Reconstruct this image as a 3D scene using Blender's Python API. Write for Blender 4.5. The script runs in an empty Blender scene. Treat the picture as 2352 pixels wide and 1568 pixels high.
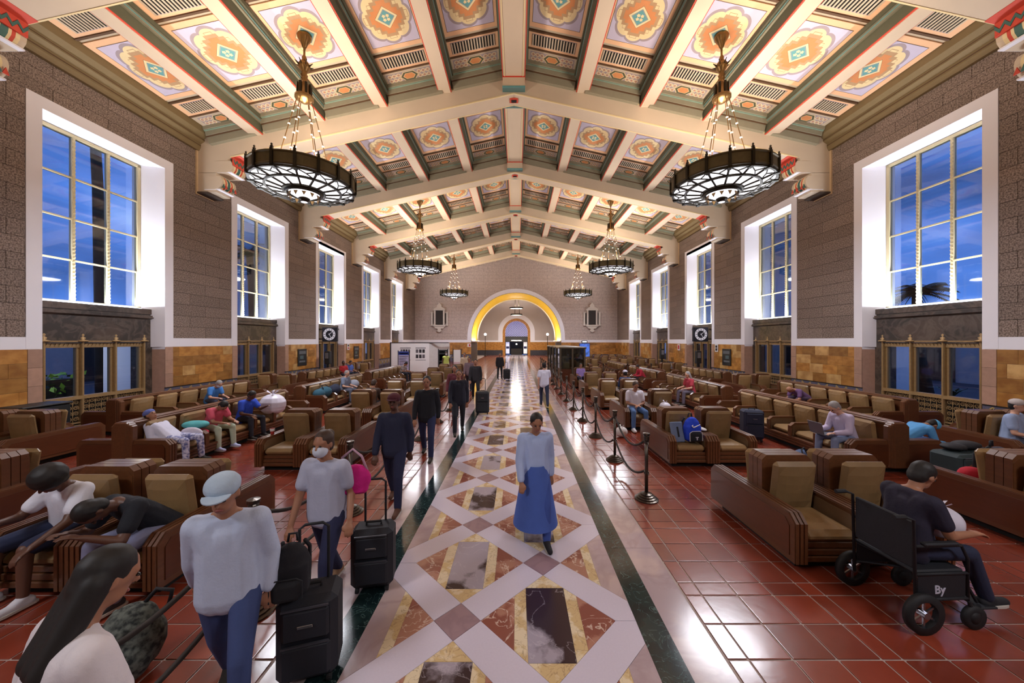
import bpy, bmesh, math, random
import numpy as np
from mathutils import Vector, Matrix, Quaternion
random.seed(7)
PI = math.pi
scene = bpy.context.scene
COL = scene.collection

# ------------------------------------------------------------------ camera
cam_d = bpy.data.cameras.new('camera')
cam = bpy.data.objects.new('camera', cam_d); COL.objects.link(cam)
cam_d.sensor_fit = 'HORIZONTAL'; cam_d.sensor_width = 36.0
cam_d.lens = 36.0 * 800.0 / 2352.0
cam_d.shift_x = -12.0 / 2352.0
cam_d.shift_y = -2.0 / 2352.0
cam_d.clip_start = 0.05; cam_d.clip_end = 600
cam.location = (0.13, 0, 2.5); cam.rotation_euler = (PI / 2, 0, 0)
scene.camera = cam

# ------------------------------------------------------------------ exposure
vs = scene.view_settings
vs.view_transform = 'Standard'; vs.look = 'None'; vs.gamma = 1.0; vs.use_curve_mapping = False
vs.exposure = 0.68
scene.cycles.max_bounces = 5; scene.cycles.diffuse_bounces = 3; scene.cycles.glossy_bounces = 3
scene.cycles.transparent_max_bounces = 10; scene.cycles.sample_clamp_indirect = 6.0
scene.cycles.caustics_reflective = False; scene.cycles.caustics_refractive = False

# ------------------------------------------------------------------ world: dusk sky with soft clouds
world = bpy.data.worlds.new('dusk'); scene.world = world; world.use_nodes = True
nt = world.node_tree; nt.nodes.clear()
def N(nt, t, **kw):
    n = nt.nodes.new(t)
    for k, v in kw.items(): setattr(n, k, v)
    return n
o_ = N(nt, 'ShaderNodeOutputWorld'); bg = N(nt, 'ShaderNodeBackground'); tc = N(nt, 'ShaderNodeTexCoord')
mp = N(nt, 'ShaderNodeMapping'); mp.inputs['Scale'].default_value = (1.2, 1.2, 3.2)
no = N(nt, 'ShaderNodeTexNoise'); no.inputs['Scale'].default_value = 2.1; no.inputs['Detail'].default_value = 5; no.inputs['Roughness'].default_value = .5
rp = N(nt, 'ShaderNodeValToRGB')
e = rp.color_ramp.elements
e[0].position = .30; e[0].color = (.03, .07, .22, 1)
e[1].position = .70; e[1].color = (.40, .55, .92, 1)
e2 = rp.color_ramp.elements.new(.48); e2.color = (.07, .17, .52, 1)
nt.links.new(tc.outputs['Generated'], mp.inputs['Vector']); nt.links.new(mp.outputs['Vector'], no.inputs['Vector'])
nt.links.new(no.outputs['Fac'], rp.inputs['Fac']); nt.links.new(rp.outputs['Color'], bg.inputs['Color'])
bg.inputs['Strength'].default_value = 1.25
nt.links.new(bg.outputs['Background'], o_.inputs['Surface'])

# ------------------------------------------------------------------ light levels (the lamps' own light is built into the lamps)
W_CHAND_DOWN = 215.0     # watts: each chandelier, through the glass, down
W_CHAND_UP = 150.0       # watts: each chandelier, up to the ceiling; scales the added spread light too
W_LEDGE = 190.0          # watts: lamp strip on each marble ledge
W_ARCH = 160.0           # watts: shelf lamps at the feet of the yellow arch

# ------------------------------------------------------------------ colour + materials
def lin(c):
    r = []
    for v in c[:3]:
        v = v / 255.0
        r.append(v / 12.92 if v <= .04045 else ((v + .055) / 1.055) ** 2.4)
    return (r[0], r[1], r[2], 1.0)
MATS = {}
def M(name, c=None, rough=.55, metal=0., var=.10, scale=6., bump=0., bscale=60., rand=0., coords='Position', spec=.5, coat=0., c2=None, stretch=None, detail=4., alpha=None):
    if name in MATS: return MATS[name]
    m = bpy.data.materials.new(name); MATS[name] = m; m.use_nodes = True
    t = m.node_tree; b = t.nodes['Principled BSDF']
    c = lin(c)
    b.inputs['Roughness'].default_value = rough; b.inputs['Metallic'].default_value = metal
    b.inputs['Specular IOR Level'].default_value = spec
    if coat: b.inputs['Coat Weight'].default_value = coat; b.inputs['Coat Roughness'].default_value = .12
    if coords == 'Position':
        g = N(t, 'ShaderNodeNewGeometry'); vec = g.outputs['Position']
    else:
        g = N(t, 'ShaderNodeTexCoord'); vec = g.outputs[coords]
    if stretch:
        mpn = N(t, 'ShaderNodeMapping'); mpn.inputs['Scale'].default_value = stretch
        t.links.new(vec, mpn.inputs['Vector']); vec = mpn.outputs['Vector']
    nz = N(t, 'ShaderNodeTexNoise'); nz.inputs['Scale'].default_value = scale; nz.inputs['Detail'].default_value = detail
    t.links.new(vec, nz.inputs['Vector'])
    mx = N(t, 'ShaderNodeMix', data_type='RGBA')
    if c2 is None:
        lo = tuple(max(0, v * (1 - var)) for v in c[:3]) + (1,); hi = tuple(min(1, v * (1 + var)) for v in c[:3]) + (1,)
        rampf = nz.outputs['Fac']
    else:
        lo = c; hi = lin(c2)
        r_ = N(t, 'ShaderNodeMapRange'); r_.inputs['From Min'].default_value = .38; r_.inputs['From Max'].default_value = .62
        t.links.new(nz.outputs['Fac'], r_.inputs['Value']); rampf = r_.outputs['Result']
    mx.inputs['A'].default_value = lo; mx.inputs['B'].default_value = hi
    t.links.new(rampf, mx.inputs['Factor'])
    outc = mx.outputs['Result']
    if rand:
        oi = N(t, 'ShaderNodeObjectInfo'); mr = N(t, 'ShaderNodeMapRange')
        mr.inputs['To Min'].default_value = 1 - rand; mr.inputs['To Max'].default_value = 1 + rand
        t.links.new(oi.outputs['Random'], mr.inputs['Value'])
        hs = N(t, 'ShaderNodeHueSaturation'); t.links.new(mr.outputs['Result'], hs.inputs['Value']); t.links.new(outc, hs.inputs['Color'])
        outc = hs.outputs['Color']
    t.links.new(outc, b.inputs['Base Color'])
    if bump:
        n2 = N(t, 'ShaderNodeTexNoise'); n2.inputs['Scale'].default_value = bscale; n2.inputs['Detail'].default_value = 3
        t.links.new(vec, n2.inputs['Vector'])
        bp = N(t, 'ShaderNodeBump'); bp.inputs['Strength'].default_value = bump; bp.inputs['Distance'].default_value = .02
        t.links.new(n2.outputs['Fac'], bp.inputs['Height']); t.links.new(bp.outputs['Normal'], b.inputs['Normal'])
    return m
def EM(name, c, s):
    if name in MATS: return MATS[name]
    m = bpy.data.materials.new(name); MATS[name] = m; m.use_nodes = True
    b = m.node_tree.nodes['Principled BSDF']
    b.inputs['Base Color'].default_value = (.8, .8, .8, 1); b.inputs['Emission Color'].default_value = lin(c); b.inputs['Emission Strength'].default_value = s
    m.cycles.emission_sampling = 'NONE' if s < 6 else 'AUTO'
    return m
def GLASS(name, tint=(235, 240, 245), refl=.10):
    if name in MATS: return MATS[name]
    m = bpy.data.materials.new(name); MATS[name] = m; m.use_nodes = True
    t = m.node_tree; t.nodes.clear()
    o = N(t, 'ShaderNodeOutputMaterial'); mx = N(t, 'ShaderNodeMixShader'); tr = N(t, 'ShaderNodeBsdfTransparent'); gl = N(t, 'ShaderNodeBsdfGlossy'); lw = N(t, 'ShaderNodeFresnel')
    lw.inputs['IOR'].default_value = 1.35
    ad = N(t, 'ShaderNodeMath', operation='MULTIPLY_ADD'); ad.inputs[1].default_value = .8; ad.inputs[2].default_value = refl * .3
    t.links.new(lw.outputs['Fac'], ad.inputs[0])
    tr.inputs['Color'].default_value = lin(tint); gl.inputs['Roughness'].default_value = .03
    t.links.new(ad.outputs[0], mx.inputs['Fac']); t.links.new(tr.outputs[0], mx.inputs[1]); t.links.new(gl.outputs[0], mx.inputs[2]); t.links.new(mx.outputs[0], o.inputs['Surface'])
    return m
def MARBLE(name, base, vein, scale=2.0, rough=.25, amount=.5, second=None, width=.08):
    if name in MATS: return MATS[name]
    m = bpy.data.materials.new(name); MATS[name] = m; m.use_nodes = True
    t = m.node_tree; b = t.nodes['Principled BSDF']; b.inputs['Roughness'].default_value = rough
    g = N(t, 'ShaderNodeNewGeometry'); oi = N(t, 'ShaderNodeObjectInfo')
    ad = N(t, 'ShaderNodeVectorMath', operation='ADD'); sc_ = N(t, 'ShaderNodeVectorMath', operation='SCALE'); sc_.inputs['Scale'].default_value = 13.0
    cx = N(t, 'ShaderNodeCombineXYZ'); t.links.new(oi.outputs['Random'], cx.inputs[0]); t.links.new(oi.outputs['Random'], cx.inputs[2])
    t.links.new(cx.outputs[0], sc_.inputs[0]); t.links.new(g.outputs['Position'], ad.inputs[0]); t.links.new(sc_.outputs[0], ad.inputs[1])
    nz = N(t, 'ShaderNodeTexNoise'); nz.inputs['Scale'].default_value = scale; nz.inputs['Detail'].default_value = 7; nz.inputs['Distortion'].default_value = 1.2
    t.links.new(ad.outputs[0], nz.inputs['Vector'])
    sb = N(t, 'ShaderNodeMath', operation='SUBTRACT'); sb.inputs[1].default_value = .5; t.links.new(nz.outputs['Fac'], sb.inputs[0])
    ab = N(t, 'ShaderNodeMath', operation='ABSOLUTE'); t.links.new(sb.outputs[0], ab.inputs[0])
    mr = N(t, 'ShaderNodeMapRange'); mr.inputs['From Min'].default_value = 0; mr.inputs['From Max'].default_value = width; mr.inputs['To Min'].default_value = amount; mr.inputs['To Max'].default_value = 0
    t.links.new(ab.outputs[0], mr.inputs['Value'])
    n2 = N(t, 'ShaderNodeTexNoise'); n2.inputs['Scale'].default_value = scale * .6; n2.inputs['Detail'].default_value = 9; t.links.new(ad.outputs[0], n2.inputs['Vector'])
    m0 = N(t, 'ShaderNodeMix', data_type='RGBA'); m0.inputs['A'].default_value = lin(base); m0.inputs['B'].default_value = lin(second or base)
    r2 = N(t, 'ShaderNodeMapRange'); r2.inputs['From Min'].default_value = .47; r2.inputs['From Max'].default_value = .53; t.links.new(n2.outputs['Fac'], r2.inputs['Value']); t.links.new(r2.outputs['Result'], m0.inputs['Factor'])
    mx = N(t, 'ShaderNodeMix', data_type='RGBA'); mx.inputs['B'].default_value = lin(vein)
    t.links.new(m0.outputs['Result'], mx.inputs['A']); t.links.new(mr.outputs['Result'], mx.inputs['Factor']); t.links.new(mx.outputs['Result'], b.inputs['Base Color'])
    return m

# ------------------------------------------------------------------ mesh helpers
class MB:
    """collects verts / faces; build() links ONE mesh object"""
    def __init__(s): s.v = []; s.f = []; s.m = []; s.mi = 0
    def mat(s, i): s.mi = i; return s
    def add(s, vs, fs):
        o = len(s.v); s.v += [tuple(p) for p in vs]
        for f in fs: s.f.append(tuple(i + o for i in f)); s.m.append(s.mi)
        return s
    def box(s, x0, x1, y0, y1, z0, z1):
        if x0 > x1: x0, x1 = x1, x0
        if y0 > y1: y0, y1 = y1, y0
        if z0 > z1: z0, z1 = z1, z0
        return s.add([(x0,y0,z0),(x1,y0,z0),(x1,y1,z0),(x0,y1,z0),(x0,y0,z1),(x1,y0,z1),(x1,y1,z1),(x0,y1,z1)],
                     [(0,3,2,1),(4,5,6,7),(0,1,5,4),(1,2,6,5),(2,3,7,6),(3,0,4,7)])
    def bbox(s, x0, x1, y0, y1, z0, z1, b=.01):
        """box with chamfered edges"""
        if x0 > x1: x0, x1 = x1, x0
        if y0 > y1: y0, y1 = y1, y0
        if z0 > z1: z0, z1 = z1, z0
        b = min(b, (x1-x0)*.45, (y1-y0)*.45, (z1-z0)*.45)
        cx, cy, cz = (x0+x1)/2, (y0+y1)/2, (z0+z1)/2; hx, hy, hz = (x1-x0)/2, (y1-y0)/2, (z1-z0)/2
        vs = []; idx = {}
        for sx in (-1,1):
            for sy in (-1,1):
                for sz in (-1,1):
                    for k in range(3):
                        p = [hx*sx, hy*sy, hz*sz]
                        for j, h in enumerate((hx,hy,hz)):
                            if j != k: p[j] -= b*(sx,sy,sz)[j]
                        idx[(sx,sy,sz,k)] = len(vs); vs.append((cx+p[0],cy+p[1],cz+p[2]))
        fs = []
        S = (-1,1)
        for sx in S: fs.append([idx[(sx,-1,-1,0)],idx[(sx,1,-1,0)],idx[(sx,1,1,0)],idx[(sx,-1,1,0)]][::sx])
        for sy in S: fs.append([idx[(-1,sy,-1,1)],idx[(-1,sy,1,1)],idx[(1,sy,1,1)],idx[(1,sy,-1,1)]][::sy])
        for sz in S: fs.append([idx[(-1,-1,sz,2)],idx[(1,-1,sz,2)],idx[(1,1,sz,2)],idx[(-1,1,sz,2)]][::sz])
        for sx in S:
            for sy in S: fs.append([idx[(sx,sy,-1,0)],idx[(sx,sy,-1,1)],idx[(sx,sy,1,1)],idx[(sx,sy,1,0)]][::sx*sy])
            for sz in S: fs.append([idx[(sx,-1,sz,0)],idx[(sx,1,sz,0)],idx[(sx,1,sz,2)],idx[(sx,-1,sz,2)]][::sx*sz])
            for sy in S:
                for sz in S: fs.append([idx[(sx,sy,sz,0)],idx[(sx,sy,sz,1)],idx[(sx,sy,sz,2)]][::sx*sy*sz])
        for sy in S:
            for sz in S: fs.append([idx[(-1,sy,sz,1)],idx[(-1,sy,sz,2)],idx[(1,sy,sz,2)],idx[(1,sy,sz,1)]][::sy*sz])
        return s.add(vs, fs)
    def prism(s, pts, axis, a, b):
        """extrude a 2D polygon along an axis: 'z': pts=(x,y); 'y': pts=(x,z); 'x': pts=(y,z)"""
        n = len(pts)
        def P(p, t): return (p[0], p[1], t) if axis == 'z' else ((p[0], t, p[1]) if axis == 'y' else (t, p[0], p[1]))
        vs = [P(p, a) for p in pts] + [P(p, b) for p in pts]
        fs = [tuple(range(n))[::-1], tuple(range(n, 2*n))] + [(i, (i+1) % n, n+(i+1) % n, n+i) for i in range(n)]
        return s.add(vs, fs)
    def poly(s, pts): return s.add(pts, [tuple(range(len(pts)))])
    def tube(s, pts, r, n=8, cap=True):
        pts = [Vector(p) for p in pts]; rings = []
        rs = r if isinstance(r, (list, tuple)) else [r]*len(pts)
        up = None
        for i, p in enumerate(pts):
            d = (pts[min(i+1, len(pts)-1)] - pts[max(i-1, 0)]).normalized()
            if up is None:
                up = d.orthogonal().normalized()
            up = (up - d*up.dot(d))
            if up.length < 1e-6: up = d.orthogonal()
            up.normalize(); w = d.cross(up)
            rings.append([p + (up*math.cos(2*PI*k/n) + w*math.sin(2*PI*k/n))*rs[i] for k in range(n)])
        vs = [v for r_ in rings for v in r_]; fs = []
        for i in range(len(pts)-1):
            for k in range(n): fs.append((i*n+k, i*n+(k+1) % n, (i+1)*n+(k+1) % n, (i+1)*n+k))
        if cap: fs.append(tuple(range(n))[::-1]); fs.append(tuple((len(pts)-1)*n+k for k in range(n)))
        return s.add(vs, fs)
    def lathe(s, prof, n=16, c=(0,0,0), a0=0., a1=2*PI, closed=True):
        """profile [(r,z)] spun about z"""
        m = len(prof); vs = []; fs = []
        k_ = n if closed else n+1
        for k in range(k_):
            a = a0 + (a1-a0)*k/n
            for r, z in prof: vs.append((c[0]+r*math.cos(a), c[1]+r*math.sin(a), c[2]+z))
        for k in range(n):
            k2 = (k+1) % k_
            for j in range(m-1): fs.append((k*m+j, k2*m+j, k2*m+j+1, k*m+j+1))
        return s.add(vs, fs)
    def xf(s, mat, start=0):
        for i in range(start, len(s.v)): s.v[i] = tuple(mat @ Vector(s.v[i]))
        return s
    def mesh(s, name, mats, smooth=False):
        me = bpy.data.meshes.new(name); me.from_pydata(s.v, [], s.f)
        if not isinstance(mats, (list, tuple)): mats = [mats]
        for m in mats: me.materials.append(m)
        if len(mats) > 1: me.polygons.foreach_set('material_index', s.m)
        if smooth: me.polygons.foreach_set('use_smooth', [True]*len(me.polygons))
        me.update(); return me
    def build(s, name, mats, parent=None, loc=(0,0,0), rotz=0., smooth=False):
        return link(name, s.mesh(name, mats, smooth), parent, loc, rotz)
def link(name, me, parent=None, loc=(0,0,0), rotz=0.):
    o = bpy.data.objects.new(name, me); COL.objects.link(o); o.location = loc
    if rotz: o.rotation_euler = (0,0,rotz)
    if parent is not None: o.parent = parent
    return o
def tag(o, label=None, cat=None, group=None, kind=None):
    if label: o['label'] = label
    if cat: o['category'] = cat
    if group: o['group'] = group
    if kind: o['kind'] = kind
    return o
def empty(name, loc=(0,0,0), rotz=0., parent=None):
    o = link(name, None, parent, loc, rotz); o.empty_display_size = .1; return o
def thing(name, label, cat, loc=(0,0,0), rotz=0., group=None):
    return tag(empty(name, loc, rotz), label, cat, group)
def lamp(kind, name, parent, loc, rot, energy, color, sx=.2, sy=None):
    d = bpy.data.lights.new(name, kind); d.energy = energy; d.color = color
    if kind == 'AREA':
        d.shape = 'DISK' if sy is None else 'RECTANGLE'; d.size = sx
        if sy is not None: d.size_y = sy
    else: d.shadow_soft_size = sx
    o = bpy.data.objects.new(name, d); COL.objects.link(o); o.location = loc; o.rotation_euler = rot
    if parent is not None: o.parent = parent
    return o
def copy_tree(o, parent=None, loc=None, rotz=None, label=None):
    c = o.copy(); COL.objects.link(c); c.parent = parent
    if loc is not None: c.location = loc
    if rotz is not None: c.rotation_euler = (0,0,rotz)
    if label: c['label'] = label
    for ch in list(o.children): copy_tree(ch, c)
    return c
# ------------------------------------------------------------------ palette
m_wallblock = M('acoustic_block', (158,140,128), c2=(98,83,74), rough=.9, scale=30, bump=.35, bscale=55, rand=.10, detail=6)
m_joint = M('mortar', (112,98,89), rough=.95)
m_plaster = M('white_plaster', (240,238,245), rough=.6, var=.02, scale=2)
m_ledge = M('window_trim_cream', (214,200,158), rough=.4, var=.05)
m_trav = M('travertine', (180,128,62), rough=.38, scale=3.2, rand=.30, detail=9, stretch=(1,1,1.6), c2=(152,100,42))
m_trav2 = M('travertine_pale', (204,164,104), rough=.38, scale=3.6, rand=.14, detail=9, c2=(176,132,76))
m_travpink = M('pink_stone', (172,136,116), rough=.4, var=.2, scale=9, rand=.1, detail=7)
m_marble = MARBLE('dark_brown_marble', (58,50,44), (120,105,92), scale=2.2, rough=.3, amount=.4, second=(80,66,56))
m_bronze = M('bronze', (168,138,94), rough=.42, metal=.35, var=.2, scale=14)
m_dkbronze = M('dark_bronze', (58,46,32), rough=.45, metal=.6, var=.2, scale=14)
m_glass = GLASS('window_glass')
m_beam = M('beam_plaster', (206,188,164), rough=.7, var=.06, scale=1.5)
m_beamdk = M('moulding_olive', (104,96,72), rough=.7, var=.12, scale=4)
m_brown = M('ceiling_brown', (92,66,42), rough=.7)
m_peach = M('ceiling_peach', (238,192,150), rough=.75, var=.05)
m_taupe = M('ceiling_taupe', (198,182,158), rough=.75, var=.05)
m_lav = M('ceiling_lavender', (202,194,216), rough=.75, var=.04)
m_mauve = M('ceiling_mauve', (164,150,156), rough=.75)
m_cream = M('ceiling_cream', (232,212,164), rough=.75, var=.05)
m_tan = M('ceiling_tan', (184,150,112), rough=.75, var=.1)
m_orange = M('ceiling_orange', (210,140,88), rough=.75, var=.12, scale=3)
m_teal = M('ceiling_teal', (98,158,160), rough=.75)
m_red = M('ceiling_red', (206,74,54), rough=.7)
m_green = M('ceiling_green', (88,88,68), rough=.75, var=.1)
m_dark = M('vent_dark', (20,17,14), rough=.9)
m_vent = M('vent_slat', (206,190,166), rough=.7)

HW = 12.2            # half width of the hall
K = 0.2258           # roof slope
ZC = 13.25           # ceiling plane at the ridge
YFAR = 42.0; YBACK = -9.0
YW = [10.6 + 6.29*k for k in range(5)]       # window centres
TRUSS = [13.73 + 6.29*k for k in range(-3, 5)]

# ------------------------------------------------------------------ floor: slab, tiles, inlaid marble walk
m_grout = M('grout', (164,148,142), rough=.6, var=.15, scale=20)
m_terra = M('terracotta', (126,54,37), rough=.22, var=.28, scale=2.6, rand=.24, bump=.06, bscale=9, coat=.35)
floor = MB().box(-12.4, 12.4, YBACK, 62, -.30, -.008).build('floor', m_grout)
tag(floor, kind='structure')
m_mauvemar = MARBLE('mauve_marble', (172,152,158), (140,112,116), scale=1.6, rough=.16, amount=.35, second=(186,164,162))
m_pale = M('pale_terrazzo', (200,191,206), rough=.16, var=.05, scale=60)
m_node = MARBLE('node_marble', (150,122,128), (120,96,104), scale=2.4, rough=.16, amount=.3)
m_redmar = MARBLE('red_marble', (134,78,66), (222,200,184), scale=4.2, rough=.15, amount=.8, second=(166,116,98), width=.016)
m_sand = MARBLE('sand_travertine', (200,172,126), (112,84,60), scale=9, rough=.2, amount=.5, second=(218,200,168), width=.02)
m_plum = MARBLE('plum_marble', (54,38,42), (196,186,196), scale=2.6, rough=.14, amount=.35, second=(160,150,162), width=.012)
m_verde = MARBLE('green_marble', (20,34,36), (104,132,128), scale=6.5, rough=.12, amount=.55, second=(30,48,48), width=.012)
FM = [m_pale, m_node, m_redmar, m_sand, m_plum, m_verde, m_mauvemar]
pieces = []          # (name, polygon, material index)
def clipx(poly, x0, x1):
    def half(p, f):
        out = []
        for i in range(len(p)):
            a, b = p[i], p[(i+1) % len(p)]; fa, fb = f(a), f(b)
            if fa >= 0: out.append(a)
            if fa*fb < 0:
                t = fa/(fa-fb); out.append((a[0]+(b[0]-a[0])*t, a[1]+(b[1]-a[1])*t))
        return out
    p = half(poly, lambda q: q[0]-x0)
    return half(p, lambda q: x1-q[0]) if len(p) > 2 else []
def shrink(poly, d=.002):
    cx = sum(p[0] for p in poly)/len(poly); cy = sum(p[1] for p in poly)/len(poly)
    out = []
    for x, y in poly:
        L = math.hypot(x-cx, y-cy) or 1
        out.append((x-(x-cx)/L*d*1.3, y-(y-cy)/L*d*1.3))
    return out
A_ = .405; P_ = .81; Hd = .208; XE = 1.19
def addp(name, poly, mi):
    q = clipx(poly, -XE, XE)
    if len(q) > 2: pieces.append((name, q, mi))
kmax = int((59.0-.6)/P_)
for k in range(-1, kmax):
    y = 3.11 + P_*k - 3*P_; s = -1 if (k % 2 == 1) else 1     # node of this row is at x = s*A_
    nx, cxx = s*A_, -s*A_
    if y > 58.8: break
    addp('inlay_square', [(nx-Hd,y),(nx,y-Hd),(nx+Hd,y),(nx,y+Hd)], 1)
    for dx in (1,-1):                                                # four strips from node towards next row
        w = Hd
        a = (nx+dx*w, y); b = (nx, y+w)
        if (dx == 1 and nx < 0) or (dx == -1 and nx > 0):            # towards the opposite node (in next row)
            addp('inlay_strip', [a, (nx+dx*P_, y+P_-w), (nx+dx*(P_-w), y+P_), b], 0)
        else:                                                        # towards the border, both ways
            E = P_*1.1
            flip = lambda p: [(v[1], v[0]) for v in p]
            addp('inlay_strip', flip(clipx(flip([a, (a[0]+dx*E, a[1]+E), (b[0]+dx*E, b[1]+E), b]), y, y+P_)), 0)
            c = (nx, y-w); addp('inlay_strip', flip(clipx(flip([a, c, (c[0]+dx*E, c[1]-E), (a[0]+dx*E, a[1]-E)]), y-P_, y)), 0)
    D = P_-Hd; r = .19; g = .30                                      # the diamond cell in this row
    addp('inlay_panel', [(cxx-r,y-(D-r)),(cxx+r,y-(D-r)),(cxx+r,y+(D-r)),(cxx-r,y+(D-r))], 4)
    for t in (1,-1):
        addp('inlay_bar', [(cxx+t*r,y-(D-r)),(cxx+t*g,y-(D-g)),(cxx+t*g,y+(D-g)),(cxx+t*r,y+(D-r))][::t], 3)
        addp('inlay_wedge', [(cxx+t*g,y-(D-g)),(cxx+t*D,y),(cxx+t*g,y+(D-g))][::t], 2)
        addp('inlay_tip', [(cxx-r,y+t*(D-r)),(cxx+r,y+t*(D-r)),(cxx,y+t*D)][::t], 3)
    t = 1 if s > 0 else -1                                           # half cell at the border on the node's side
    x0 = t*(A_+Hd)
    e1, e2 = t*(A_+Hd+.27), t*(A_+Hd+.37)
    h1, h2 = .27, .37; h3 = XE-(A_+Hd)
    pieces.append(('inlay_wedge', [(x0,y),(e1,y-h1),(e1,y+h1)][::t], 2))
    pieces.append(('inlay_bar', [(e1,y-h1),(e2,y-h2),(e2,y+h2),(e1,y+h1)][::t], 3))
    pieces.append(('inlay_border', [(e2,y-h2),(t*XE,y-h3),(t*XE,y+h3),(e2,y+h2)][::t], 6))
yy = .4
while yy < 59.5:
    y2 = min(yy+1.9, 59.6)
    for t in (1,-1):
        pieces.append(('border_slab', [(t*1.19,yy),(t*1.43,yy),(t*1.43,y2),(t*1.19,y2)][::t], 5))
        pieces.append(('border_slab', [(t*1.43,yy),(t*1.76,yy),(t*1.76,y2),(t*1.43,y2)][::t], 6))
    yy = y2
def cyc(p): return sum(q[1] for q in p[1])/len(p[1])
pieces.sort(key=cyc)
walk = MB(); npiece = 0
for nm, poly, mi in pieces:
    poly = shrink(poly)
    if cyc((0, poly)) > 2.0 and npiece < 280:
        c = (sum(p[0] for p in poly)/len(poly), sum(p[1] for p in poly)/len(poly))
        mb = MB(); mb.prism([(p[0]-c[0], p[1]-c[1]) for p in poly], 'z', -.02, 0)
        mb.build(nm, FM[mi], floor, (c[0], c[1], 0)); npiece += 1
    else:
        walk.mat(mi).prism(poly, 'z', -.02, 0)
tag(walk.build('inlay_far', FM, floor), kind='stuff')
# terracotta tiles
xs = []; x = 1.78
seq = ['n','f','f','f']; i = 0
while x < 12.35:
    w = .165 if seq[i % 4] == 'n' else .35
    xs.append((x, min(x+w, 12.4))); x += w; i += 1
ys = []; y = 3.419 - 1.215*4; i = 0
while y < 59.6:
    w = .178 if i % 4 == 0 else .346
    ys.append((y, y+w)); y += w; i += 1
tiles = []
for s in (1,-1):
    for a, b in xs:
        for c, d in ys:
          if d < 42.1 or b < 5.4: tiles.append(((a+b)/2*s, (c+d)/2, b-a-.017, d-c-.017))
def sees(t): return t[1] > 1.9 and abs(t[0]-.13) < t[1]*1.52 and abs(t[0]) < 9
tiles.sort(key=lambda t: t[1]*1.0 + abs(t[0])*.35)
unit = MB().bbox(-.5,.5,-.5,.5,-.5,.5,.012).mesh('tile', m_terra)
rest = MB(); n = {1:0,-1:0}
for t in tiles:
    s = 1 if t[0] > 0 else -1
    if sees(t) and n[s] < 150:
        o = link('tile', unit, floor, (t[0], t[1], -.012)); o.scale = (t[2], t[3], .022); n[s] += 1
    else: rest.box(t[0]-t[2]/2, t[0]+t[2]/2, t[1]-t[3]/2, t[1]+t[3]/2, -.02, -.001)
m_terra2 = M('terracotta_far', (126,54,37), rough=.22, var=.5, scale=2.9, bump=.06, bscale=9, coat=.35)
tag(rest.build('tile_field', m_terra2, floor), kind='stuff')

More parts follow.
